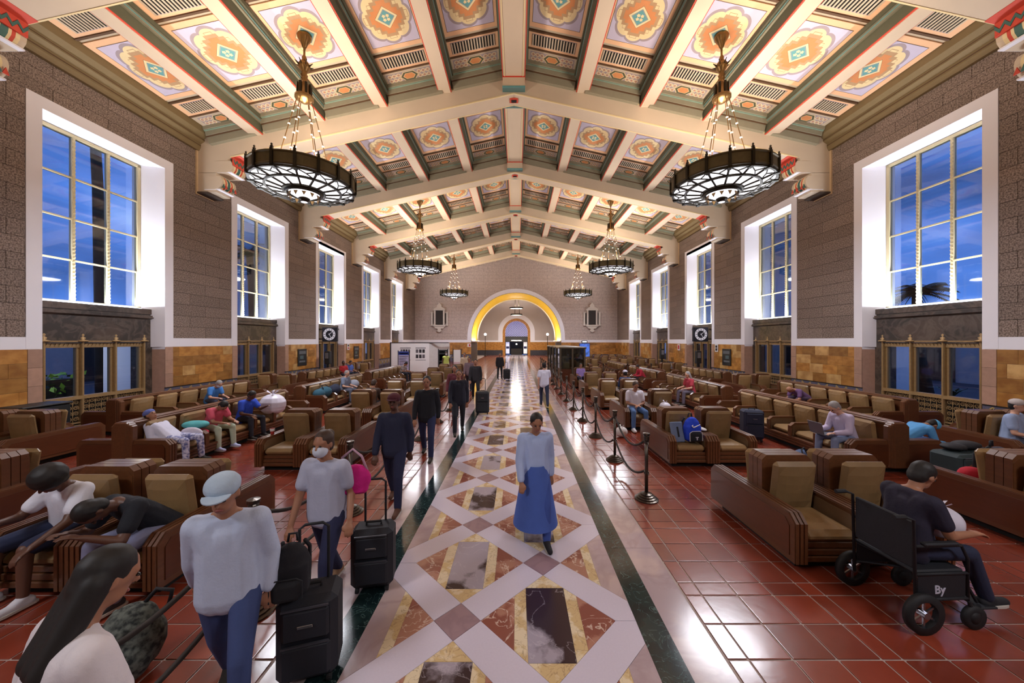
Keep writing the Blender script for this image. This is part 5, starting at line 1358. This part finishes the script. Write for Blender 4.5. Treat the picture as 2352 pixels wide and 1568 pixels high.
W8 = person('walker in charcoal with a backpack at the far end of the left line', (-1.62, 14.6, 0), .1, 1.74, shirt=(36,34,40), sleeve='long', pants=(28,28,34), vox=.014)
W9 = person('small dark figure standing beside a rolling bag far down the walkway', (-1.0, 22.6, 0), .3, 1.68, base=STAND, shirt=(30,28,34), sleeve='long', pants=(26,26,32), vox=.016)
W10 = person('person in white T-shirt and dark jeans walking away on the right of the walkway', (1.16, 13.3, 0), PI, 1.68, shirt=(214,214,234), pants=(34,40,66), hair='black', skin='light', vox=.012)
W11 = person('person in a light blue tunic over a long blue skirt on the central walkway', (.36, 4.42, 0), .15, 1.62, shirt=(172,190,232), sleeve='long', pants=(60,84,160), skirt=(70,98,178), shoes=(30,28,34), hair='black', skin='mid', vox=.011, nod=.3)
W12 = person('attendant in a yellow safety vest standing before the white wall', (-4.55, 22.9, 0), .5, 1.76, base=STAND, shirt=(206,222,120), sleeve='none', pants=(44,48,58), skin='dark', mask=True, vox=.016)
W13 = person('person in cream clothes standing far left of the walkway, near the poster', (-3.2, 22.0, 0), .2, 1.70, base=STAND, shirt=(208,190,166), sleeve='long', pants=(160,140,120), hair='brown', vox=.016)
W14 = person('person in grey-pink top walking at the far end of the left line', (-2.3, 17.6, 0), 0, 1.68, shirt=(120,100,108), sleeve='long', pants=(40,38,48), hair='brown', vox=.015)
# --- seated
S1 = person('seated man in white T-shirt and navy shorts leaning on the near left armchair', (-4.62, 3.74, 0), -.1, 1.78, base=SIT, seat=.44, lean=.30, roll=.30, nod=.5, shirt=(222,224,236), pants=(34,42,72), legs='shorts', shoes=(206,206,214), skin='dark', hair='black', hairstyle='afro', vox=.010, la=(.25,.55,-.8), lf=(-.1,.8,-.45), ra=(.35,.6,-.75), rf=(-.35,.85,.15))
S2 = person('seated man in black T-shirt and grey trousers bent over in the near left armchair', (-3.66, 3.72, 0), -.25, 1.76, base=SIT, seat=.44, lean=.72, nod=.75, shirt=(20,24,34), pants=(126,128,158), shoes=(60,60,66), skin='dark', hair='black', vox=.010, la=(.25,.5,-.8), lf=(-.35,.5,.3), ra=(.25,.5,-.8), rf=(-.35,.5,.3))
S3 = person('seated person with red top and pale green leggings on the left bench, head down', (-6.85, 7.95, 0), 1.35, 1.60, base=SIT, seat=.45, lean=.40, nod=.7, shirt=(196,76,96), pants=(178,190,168), shoes=(176,180,214), skin='mid', hair='black', vox=.013, la=(.1,.5,-.85), ra=(.1,.5,-.85))
S4 = person('seated boy in bright blue T-shirt on the left bench beside a white sack', (-6.82, 8.85, 0), 1.35, 1.62, base=SIT, seat=.45, lean=.30, nod=.35, shirt=(40,74,190), pants=(34,36,48), skin='dark', hair='black', vox=.013, la=(.1,.6,-.7), lf=(-.1,.8,.3))
S5 = person('person in white and blue floral clothes slumped at the left bench end', (-6.78, 6.98, 0), 1.57, 1.62, base=SIT, seat=.45, lean=-.85, nod=.2, shirt=(204,204,224), sleeve='long', pants=(196,198,222), pants_mat=cloth((206,206,226), 'cloth_floral', (88,96,150), 22), skin='mid', hat=(96,108,176), hairstyle='hood', vox=.013, la=(.1,.3,-.9), ra=(.1,.3,-.9), lf=(-.3,.9,.1), rf=(-.3,.9,.1))
S6 = person('seated masked person in bright blue on the bench along the left wall', (-10.0, 11.5, 0), 1.4, 1.62, base=SIT, seat=.45, lean=.45, nod=.3, shirt=(64,124,196), pants=(60,64,84), mask=True, hair='grey', skin='light', vox=.014)
S7 = person('seated person in grey-blue on the second middle bench at left', (-6.8, 13.9, 0), 1.4, 1.68, base=SIT, seat=.45, lean=.2, shirt=(120,132,156), pants=(84,88,104), hair='grey', skin='light', vox=.015)
S8 = person('distant seated person in red at the left wall bench', (-9.95, 20.2, 0), .9, 1.66, base=SIT, seat=.45, shirt=(172,34,42), skin='dark', vox=.018)
S9 = person('distant seated person in blue at the left wall bench', (-9.95, 20.95, 0), 1.2, 1.66, base=SIT, seat=.45, shirt=(70,92,160), skin='mid', vox=.018, nod=.4)
S10 = person('seated person in striped top by the blue notice stand', (-6.8, 20.9, 0), 1.4, 1.66, base=SIT, seat=.45, shirt_mat=cloth((196,186,186), 'cloth_stripe', (80,70,76), 16), lean=.3, nod=.5, skin='mid', vox=.018)
S11 = person('seated man in white T-shirt and blue jeans in the third right armchair', (3.50, 10.02, 0), .0, 1.74, base=SIT, seat=.44, lean=.05, nod=.3, shirt=(214,210,224), pants=(74,104,150), shoes=(214,214,220), skin='mid', hair='brown', vox=.013, build=1.12, lf=(-.7,.6,-.1), rf=(-.7,.6,-.1))
S12 = person('person in lavender jacket seated at the near end of the middle right bench', (6.80, 7.05, 0), -1.5, 1.70, base=SIT, seat=.45, lean=.28, nod=.4, shirt=(190,178,206), sleeve='long', pants=(120,130,160), hair='grey', skin='light', vox=.012)
S13 = person('seated man in pale blue T-shirt and grey cap at the right edge', (9.88, 6.86, 0), .35, 1.74, base=SIT, seat=.44, shirt=(152,170,206), pants=(70,74,92), hat=(190,180,178), skin='light', vox=.013, build=1.15, lean=.05)
S14 = person('person in a pale blue hooded top slumped behind the near right bench', (7.85, 7.0, 0), 1.5, 1.64, base=SIT, seat=.45, lean=1.0, nod=.4, shirt=(84,150,206), sleeve='long', pants=(96,120,180), hat=(90,176,226), hairstyle='hood', skin='mid', vox=.013)
S15 = person('bald person in purple lying low on the right wall bench', (9.95, 11.9, 0), -1.45, 1.66, base=SIT, seat=.45, lean=.95, nod=.4, shirt=(104,74,118), pants=(80,64,92), hairstyle='bald', skin='mid', vox=.014)
S16 = person('grey-haired person in red seated on the second middle right bench', (6.82, 13.4, 0), -1.4, 1.68, base=SIT, seat=.45, lean=.2, shirt=(176,56,72), pants=(96,88,104), hair='grey', hairstyle='long', skin='light', vox=.014)
S17 = person('person in dark blue with white hat seated in the fourth right armchair, back turned', (4.40, 13.78, 0), PI, 1.70, base=SIT, seat=.44, shirt=(30,56,104), sleeve='long', hat=(206,204,222), hairstyle='hood', skin='mid', vox=.015)
S18 = person('small figure in lilac seated in the sixth right armchair', (3.5, 18.5, 0), .1, 1.62, base=SIT, seat=.44, shirt=(150,128,196), pants=(40,38,52), hair='black', vox=.018)
S19 = person('figure in a red jacket lounging on the third middle right bench', (6.85, 18.6, 0), -1.4, 1.62, base=SIT, seat=.45, lean=.5, shirt=(186,44,66), sleeve='long', pants=(50,46,52), hair='black', vox=.018)
S20 = person('person in dark brown leaning in the third left armchair, back turned', (-4.42, 10.82, 0), PI, 1.66, base=SIT, seat=.44, lean=.35, shirt=(62,46,40), sleeve='long', hair='brown', skin='mid', vox=.014)
# --- wheelchair user on the right
WC = (3.78, 3.28)
S21 = person('person in dark clothes seated in a black wheelchair at right', (WC[0]-.02, WC[1], 0), PI/2+.05, 1.70, base=SIT, seat=.50, lean=.18, nod=.35, shirt=(34,30,50), sleeve='short', pants=(30,36,62), shoes=(26,26,32), skin='mid', hair='black', vox=.010, la=(.15,.35,-.9), lf=(-.1,.95,.0), ra=(.15,.35,-.9), rf=(-.1,.95,.0), ls=(.03,.35,-.93), rs=(.03,.35,-.93))
# ------------------------------------------------------------------ wheelchair, luggage, bags, small things
m_black = M('bag_black', (22,23,30), rough=.7, var=.15, scale=30, coords='Object', bump=.1, bscale=120)
m_rub = M('rubber', (18,18,22), rough=.7); m_chrome = M('chrome', (150,150,158), rough=.25, metal=.9, var=.05)
t = thing('wheelchair', 'black transport wheelchair with small wheels on the red tiles at right', 'wheelchair', (WC[0], WC[1], 0), PI/2+.05)
for s in (1,-1):
    b = MB(); b.lathe([(.11,-.022),(.17,-.022),(.17,.022),(.11,.022),(.11,-.022)], 24); b.xf(Matrix.Translation((s*.30,.20,.17)) @ Matrix.Rotation(PI/2,4,'Y')); w = b.build('rear_wheel', m_rub, t, smooth=True)
    b = MB(); b.lathe([(0,-.03),(.03,-.03),(.03,.03),(0,.03)], 10)
    for k in range(6): b.box(0,.115,-.008,.008,-.006,.006) if k == 0 else b.add([(x_*math.cos(k*PI/3)-y_*math.sin(k*PI/3), x_*math.sin(k*PI/3)+y_*math.cos(k*PI/3), z_) for x_,y_,z_ in ((0,-.008,-.006),(.115,-.008,-.006),(.115,.008,-.006),(0,.008,-.006),(0,-.008,.006),(.115,-.008,.006),(.115,.008,.006),(0,.008,.006))], [(0,3,2,1),(4,5,6,7),(0,1,5,4),(1,2,6,5),(2,3,7,6),(3,0,4,7)])
    b.xf(Matrix.Translation((s*.30,.20,.17)) @ Matrix.Rotation(PI/2,4,'Y')); b.build('spokes', m_chrome, w)
    b = MB(); b.lathe([(.05,-.018),(.10,-.018),(.10,.018),(.05,.018),(.05,-.018)], 20); b.lathe([(0,-.02),(.05,-.02),(.05,.02),(0,.02)], 10); b.xf(Matrix.Translation((s*.27,-.30,.10)) @ Matrix.Rotation(PI/2,4,'Y')); b.build('caster', m_rub, t, smooth=True)
    b = MB(); b.tube([(s*.27,-.30,.10),(s*.27,-.26,.24)], .014, 8); b.build('fork', m_black, t)
    f = MB(); f.tube([(s*.26,.32,.98),(s*.26,.24,.95),(s*.26,.22,.17)], .013, 8); f.tube([(s*.26,.22,.48),(s*.26,-.26,.48),(s*.26,-.26,.24)], .013, 8); f.tube([(s*.26,.22,.26),(s*.26,-.26,.26)], .013, 8); f.tube([(s*.26,.22,.72),(s*.26,-.20,.72),(s*.26,-.26,.60),(s*.26,-.26,.48)], .013, 8); f.build('side_frame', m_black, t, smooth=True)
    b = MB(); b.bbox(s*.235,s*.285,-.16,.16,.725,.755,.01); b.build('arm_rest', m_black, t)
    b = MB(); b.box(s*.255,s*.26,-.24,.2,.27,.47); o = b.build('side_panel', m_black, t)
    b = MB(); b.tube([(s*.20,-.26,.46),(s*.18,-.46,.16)], .012, 8); b.bbox(s*.06,s*.24,-.58,-.42,.13,.15,.006); b.build('foot_rest', m_black, t)
    b = MB(); b.tube([(s*.26,.32,.98),(s*.26,.42,.98)], .02, 8); b.build('push_handle', m_rub, t)
text_mesh('By', .10, M('logo_white', (190,190,206), rough=.6), 'logo', t, (.262, .03, .31), (PI/2, 0, PI/2), .002, bold=True)
text_mesh('By', .10, MATS['logo_white'], 'logo', t, (-.262, .0, .31), (PI/2, 0, -PI/2), .002, bold=True)
b = MB(); b.bbox(-.25,.25,-.24,.22,.475,.505,.012); b.build('seat_sling', m_black, t)
b = MB(); b.bbox(-.25,.25,.20,.23,.52,.93,.01); b.build('back_sling', m_black, t)
b = MB(); b.tube([(-.26,-.24,.27),(.26,.2,.46)], .010, 6); b.build('cross_brace', m_black, t)
b = MB(); b.tube([(.26,.2,.27),(-.26,-.24,.46)], .010, 6); b.build('cross_brace', m_black, t)

def softbag(name, label, cat, loc, rotz, shapes, mat, vox=.014, it=8, group=None):
    t = thing(name, label, cat, loc, rotz, group); b = MB()
    for c, r in shapes: ell(b, Vector(c), Vector((0,-1,0)), Vector((0,0,1)), Vector((1,0,0)), r[1], r[2], r[0], 14)
    soft('body', b, mat, t, vox, it); return t
def suitcase(label, loc, rotz, w, d, h, col, handle=True, tagc=None, lying=False, logo=True):
    t = thing('suitcase', label, 'suitcase', loc, rotz)
    m_ = M('case_%d_%d_%d' % col, col, rough=.7, var=.12, scale=20, coords='Object', bump=.08, bscale=150)
    z0 = .05
    b = MB(); b.bbox(-w/2,w/2,-d/2,d/2,z0,z0+h,.045); b.build('body', m_, t)
    b = MB(); b.bbox(-w/2+.04,w/2-.04,-d/2-.035,-d/2+.01,z0+.06,z0+h*.50,.03); b.build('pocket', m_, t)
    b = MB(); b.bbox(-w/2+.05,w/2-.05,-d/2-.025,-d/2+.01,z0+h*.54,z0+h*.90,.02); b.build('pocket', m_, t)
    for z in (.50,.93):
        b = MB(); b.box(-w/2+.05,w/2-.05,-d/2-.034,-d/2-.02,z0+h*z-.006,z0+h*z+.006); b.build('zip', M('zip_grey', (70,70,78), rough=.4, metal=.4), t)
    if logo: b = MB(); b.bbox(-.05,.05,-d/2-.036,-d/2-.024,z0+h*.70,z0+h*.70+.022,.003); b.build('badge', m_chrome, t)
    for sx in (1,-1):
        for sy in (1,-1): b = MB(); b.lathe([(0,-.016),(.028,-.016),(.03,0),(.028,.016),(0,.016)], 12); b.xf(Matrix.Translation((sx*(w/2-.06),sy*(d/2-.05),.03)) @ Matrix.Rotation(PI/2,4,'Y')); b.build('wheel', m_rub, t)
    b = MB(); b.tube([(-.07,0,z0+h-.01),(-.07,0,z0+h+.03),(.07,0,z0+h+.03),(.07,0,z0+h-.01)], .012, 8); b.build('grip', m_rub, t)
    if handle:
        b = MB(); b.tube([(-.10,d/2-.05,z0+h-.01),(-.10,d/2-.05,z0+h+.40),(-.06,d/2-.05,z0+h+.43),(.06,d/2-.05,z0+h+.43),(.10,d/2-.05,z0+h+.40),(.10,d/2-.05,z0+h-.01)], .011, 8); b.build('pull_handle', m_black, t)
    if tagc: b = MB(); b.bbox(-.05,.05,-d/2-.10,-d/2+.05,z0+h+.005,z0+h+.012,.002); b.build('luggage_tag', m_paper, t)
    return t
suitcase('black soft carry-on with raised handle beside the green marble border', (-1.33, 3.55, 0), .18, .40, .26, .58, (22,24,34))
suitcase('black suitcase with silver handle dragged by the walker in pale blue', (-1.42, 2.62, 0), .3, .40, .28, .60, (24,26,36))
suitcase('dark upright suitcase standing in the line of walkers near the walkway', (-1.06, 11.9, 0), .1, .46, .30, .72, (34,38,44))
suitcase('small black rolling case by the lone dark figure far down the walkway', (-.55, 22.4, 0), .3, .42, .3, .62, (24,24,28))
suitcase('navy blue suitcase standing before the middle right bench', (6.02, 8.75, 0), -.2, .46, .32, .72, (26,32,58), handle=False)
o = suitcase('large dark green suitcase with white tag beside the near right bench', (7.75, 5.95, 0), .12, .80, .42, .56, (38,52,56), handle=False, tagc=True)
def backpack(label, loc, rotz, col, front, s=1.0, mark=None):
    t = thing('backpack', label, 'backpack', loc, rotz)
    m_ = cloth(col); b = MB()
    ell(b, Vector((0,.02,.24*s)), Vector((0,-1,0)), Vector((0,0,1)), Vector((1,0,0)), .12*s, .24*s, .17*s); b.bbox(-.15*s,.15*s,-.09*s,.11*s,.02*s,.34*s,.04*s); soft('body', b, m_, t, .012, 6)
    b = MB(); b.bbox(-.12*s,.12*s,-.15*s,-.07*s,.03*s,.22*s,.035*s); soft('front_pocket', b, cloth(front), t, .010, 4)
    b = MB(); b.tube([(-.04*s,.08*s,.46*s),(-.03*s,.08*s,.53*s),(.03*s,.08*s,.53*s),(.04*s,.08*s,.46*s)], .012*s, 6); b.build('loop', m_black, t, smooth=True)
    for e in (1,-1):
        b = MB(); b.tube([(e*.09*s,.11*s,.44*s),(e*.11*s,.19*s,.34*s),(e*.11*s,.19*s,.16*s),(e*.12*s,.12*s,.05*s)], .018*s, 6); b.build('strap', m_black, t, smooth=True)
    b = MB(); b.tube([(-.125*s,-.125*s,.05*s),(-.125*s,-.12*s,.20*s),(-.08*s,-.13*s,.235*s),(.08*s,-.13*s,.235*s),(.125*s,-.12*s,.20*s),(.125*s,-.125*s,.05*s)], .006*s, 5); b.build('piping', m_paper if mark else m_black, t)
    if mark:
        b = MB(); pts = [(-.085,.335),(-.055,.300),(-.03,.302),(.085,.36),(-.02,.322),(-.05,.318),(-.062,.33),(-.06,.352)]
        b.prism([(x*s,z*s) for x, z in pts], 'y', -.124*s, -.108*s); b.build('check_mark', m_paper, t)
        b = MB(); b.box(-.03*s,.03*s,-.156*s,-.15*s,.12*s,.135*s); b.box(-.01*s,.01*s,-.156*s,-.15*s,.075*s,.12*s); b.build('pocket_mark', MATS['logo_white'], t)
    return t
backpack('bright blue and black backpack with white check mark on the second right armchair', (3.66, 7.02, .46), .1, (28,66,206), (20,22,32), 1.05, True)
t = thing('hard_case', 'flat grey-blue case leaning beside the blue backpack', 'case', (3.38, 7.0, .46), .15)
b = MB(); b.bbox(-.13,.13,-.03,.03,0,.40,.015); b.xf(Matrix.Rotation(-.3,4,'X')); b.build('body', cloth((106,120,150)), t); b = MB(); b.bbox(-.02,.02,-.036,-.03,.10,.30,.006); b.xf(Matrix.Rotation(-.3,4,'X')); b.build('handle_slot', m_black, t)
backpack('dark grey backpack on the double armchair at the right edge', (7.05, 4.98, .46), .4, (70,70,86), (34,36,44), 1.1)
backpack('black backpack riding on the dragged suitcase at left', (-1.50, 2.50, .66), .3, (20,20,28), (16,16,22), .8)
m_camo = M('camouflage', (96,102,96), rough=.85, scale=26, coords='Object', c2=(28,34,34), detail=6)
t = softbag('camouflage_bag', 'camouflage backpack on the floor at lower left', 'backpack', (-2.78, 2.62, 0), .5, [((0,0,.24),(.21,.16,.25)), ((0,-.10,.15),(.16,.12,.15)), ((.0,.02,.40),(.15,.12,.10))], m_camo)
b = MB(); b.tube([(.05,.05,.46),(.13,.05,.56),(.22,.05,.52),(.20,.05,.42)], .016, 6); b.build('loop', m_black, t, smooth=True)
b = MB(); b.tube([(-.12,.12,.42),(-.16,.24,.28),(-.14,.18,.08)], .022, 6); b.build('strap', m_camo, t, smooth=True)
def tied(label, loc, r, mat, cat='bag', name='plastic_bag'):
    t = softbag(name, label, cat, loc, 0, [((0,0,r*.85),(r,r*.85,r*.85)), ((0,0,r*.55),(r*.92,r*.8,r*.55))], mat, .016)
    b = MB()
    for a in range(4): b.add([(0,0,r*1.62),(r*.38*math.cos(a*1.7),r*.38*math.sin(a*1.7),r*2.0),(r*.42*math.cos(a*1.7+.5),r*.42*math.sin(a*1.7+.5),r*1.9)], [(0,1,2)])
    b.build('tied_end', mat, t); return t
m_plast = M('plastic_white', (214,210,226), rough=.35, var=.08, scale=9, coords='Object')
tied('white plastic bag in the lap of the wheelchair user', (WC[0]+.34, WC[1], .655), .17, m_plast)
tied('big white sack held on the left bench beside the boy in blue', (-6.62, 9.62, .46), .34, m_plast, 'sack', 'sack')
tied('white plastic bag on the third right armchair', (4.35, 9.95, .46), .17, m_plast)
tied('white paper bag on the floor below the third right armchair', (2.84, 9.05, 0), .16, m_paper)
m_pat = M('pattern_bag', (206,206,176), rough=.7, scale=34, coords='Object', c2=(40,42,34))
softbag('patterned_bag', 'black and cream patterned bag on the floor before the middle right bench', 'bag', (5.55, 9.6, 0), 0, [((0,0,.22),(.26,.2,.22)), ((-.12,.1,.36),(.18,.16,.16))], m_pat)
t = softbag('duffel_bag', 'blue denim duffel lying on the floor behind the near right armchair', 'bag', (5.75, 6.95, 0), .7, [((-.26,0,.14),(.18,.15,.14)), ((0,0,.15),(.28,.16,.15)), ((.26,0,.14),(.18,.15,.14))], cloth((70,88,124)))
b = MB(); b.tube([(-.16,-.1,.24),(-.1,-.06,.36),(.1,-.06,.36),(.16,-.1,.24)], .014, 6); b.build('strap', m_black, t, smooth=True)
softbag('black_bag', 'soft black bag on top of the large green suitcase', 'bag', (7.85, 6.05, .615), .2, [((-.2,0,.06),(.2,.15,.06)), ((.1,0,.07),(.26,.16,.07))], m_black)
softbag('red_bag', 'red bag tucked beside the grey backpack at right', 'bag', (6.62, 4.98, .46), 0, [((0,0,.12),(.16,.12,.12))], cloth((186,30,52)))
t = softbag('duffel_bag', 'teal duffel bag on the second middle left bench', 'bag', (-6.78, 12.4, .46), PI/2, [((-.26,0,.18),(.2,.2,.18)), ((.1,0,.20),(.32,.22,.20))], cloth((40,84,104)))
b = MB(); b.tube([(-.16,-.1,.34),(-.1,0,.46),(.14,0,.46),(.2,-.1,.36)], .014, 6); b.build('strap', m_black, t, smooth=True)
softbag('duffel_bag', 'dark blue bag beside the teal duffel on the left bench', 'bag', (-6.78, 13.15, .46), PI/2, [((0,0,.19),(.26,.22,.19)), ((.1,0,.28),(.16,.16,.12))], cloth((34,42,64)))
softbag('grey_bag', 'pale grey bag beyond the seated person on the left bench', 'bag', (-6.78, 14.75, .46), PI/2, [((0,0,.2),(.26,.2,.2))], cloth((150,156,172)))
softbag('blanket', 'teal folded blanket on the near left bench', 'blanket', (-6.80, 7.50, .60), PI/2, [((0,0,.09),(.16,.28,.09)), ((0,-.1,.10),(.14,.18,.08))], cloth((84,166,170)))
softbag('blanket', 'red folded blanket under the teal one on the near left bench', 'blanket', (-6.80, 7.50, .46), PI/2, [((0,0,.07),(.16,.28,.075))], cloth((206,54,78)))
softbag('pillow', 'white pillow beside the folded blankets on the left bench', 'pillow', (-6.62, 7.22, .46), PI/2, [((0,0,.12),(.07,.24,.13))], cloth((206,200,214)))
t = thing('paper_cup', 'red and white paper cup on the left armchair arm', 'cup', (-4.79, 7.0, .625))
b = MB(); b.lathe([(0,0),(.03,0),(.042,.11),(.038,.11),(.028,.01),(0,.01)], 14); b.build('body', M('cup_red', (176,50,44), rough=.5), t); b = MB(); b.lathe([(.0401,.06),(.0422,.062),(.0445,.11),(.043,.112)], 14); b.build('rim', m_paper, t)
t = thing('shoulder_bag', 'magenta shoulder bag carried by the masked woman', 'bag', (-1.46, 3.42, 1.02), .2)
b = MB(); ell(b, Vector((0,0,.12)), Vector((0,-1,0)), Vector((0,0,1)), Vector((1,0,0)), .08, .15, .15); b.bbox(-.12,.12,-.06,.06,-.02,.12,.03); soft('body', b, cloth((196,20,124)), t, .012, 5)
b = MB(); b.tube([(-.11,0,.2),(-.12,0,.34),(-.02,-.01,.42),(.06,0,.34),(.11,0,.2)], .012, 6); b.build('strap', cloth((186,150,170)), t, smooth=True)
t = thing('laptop', 'grey laptop on the knees of the person in lavender', 'laptop', (6.32, 7.05, .62), PI/2)
b = MB(); b.bbox(-.17,.17,-.12,.12,0,.018,.004); b.build('base', M('laptop_grey', (110,114,126), rough=.4, metal=.4), t); b = MB(); b.bbox(-.17,.17,-.006,.006,0,.23,.004); b.xf(Matrix.Translation((0,-.12,.018)) @ Matrix.Rotation(-.25,4,'X')) if False else b.xf(Matrix.Translation((0,.12,.02)) @ Matrix.Rotation(-.25,4,'X')); b.build('lid', MATS['laptop_grey'], t)
softbag('newspaper_bundle', 'crumpled papers on the middle arm of the second right armchair', 'papers', (3.97, 7.30, .625), .3, [((0,0,.03),(.09,.16,.035))], m_paper)
softbag('black_bag', 'black backpack of the charcoal walker at the far end of the line', 'backpack', (-1.62, 14.86, 1.02), 0, [((0,0,.2),(.16,.11,.22))], m_black)
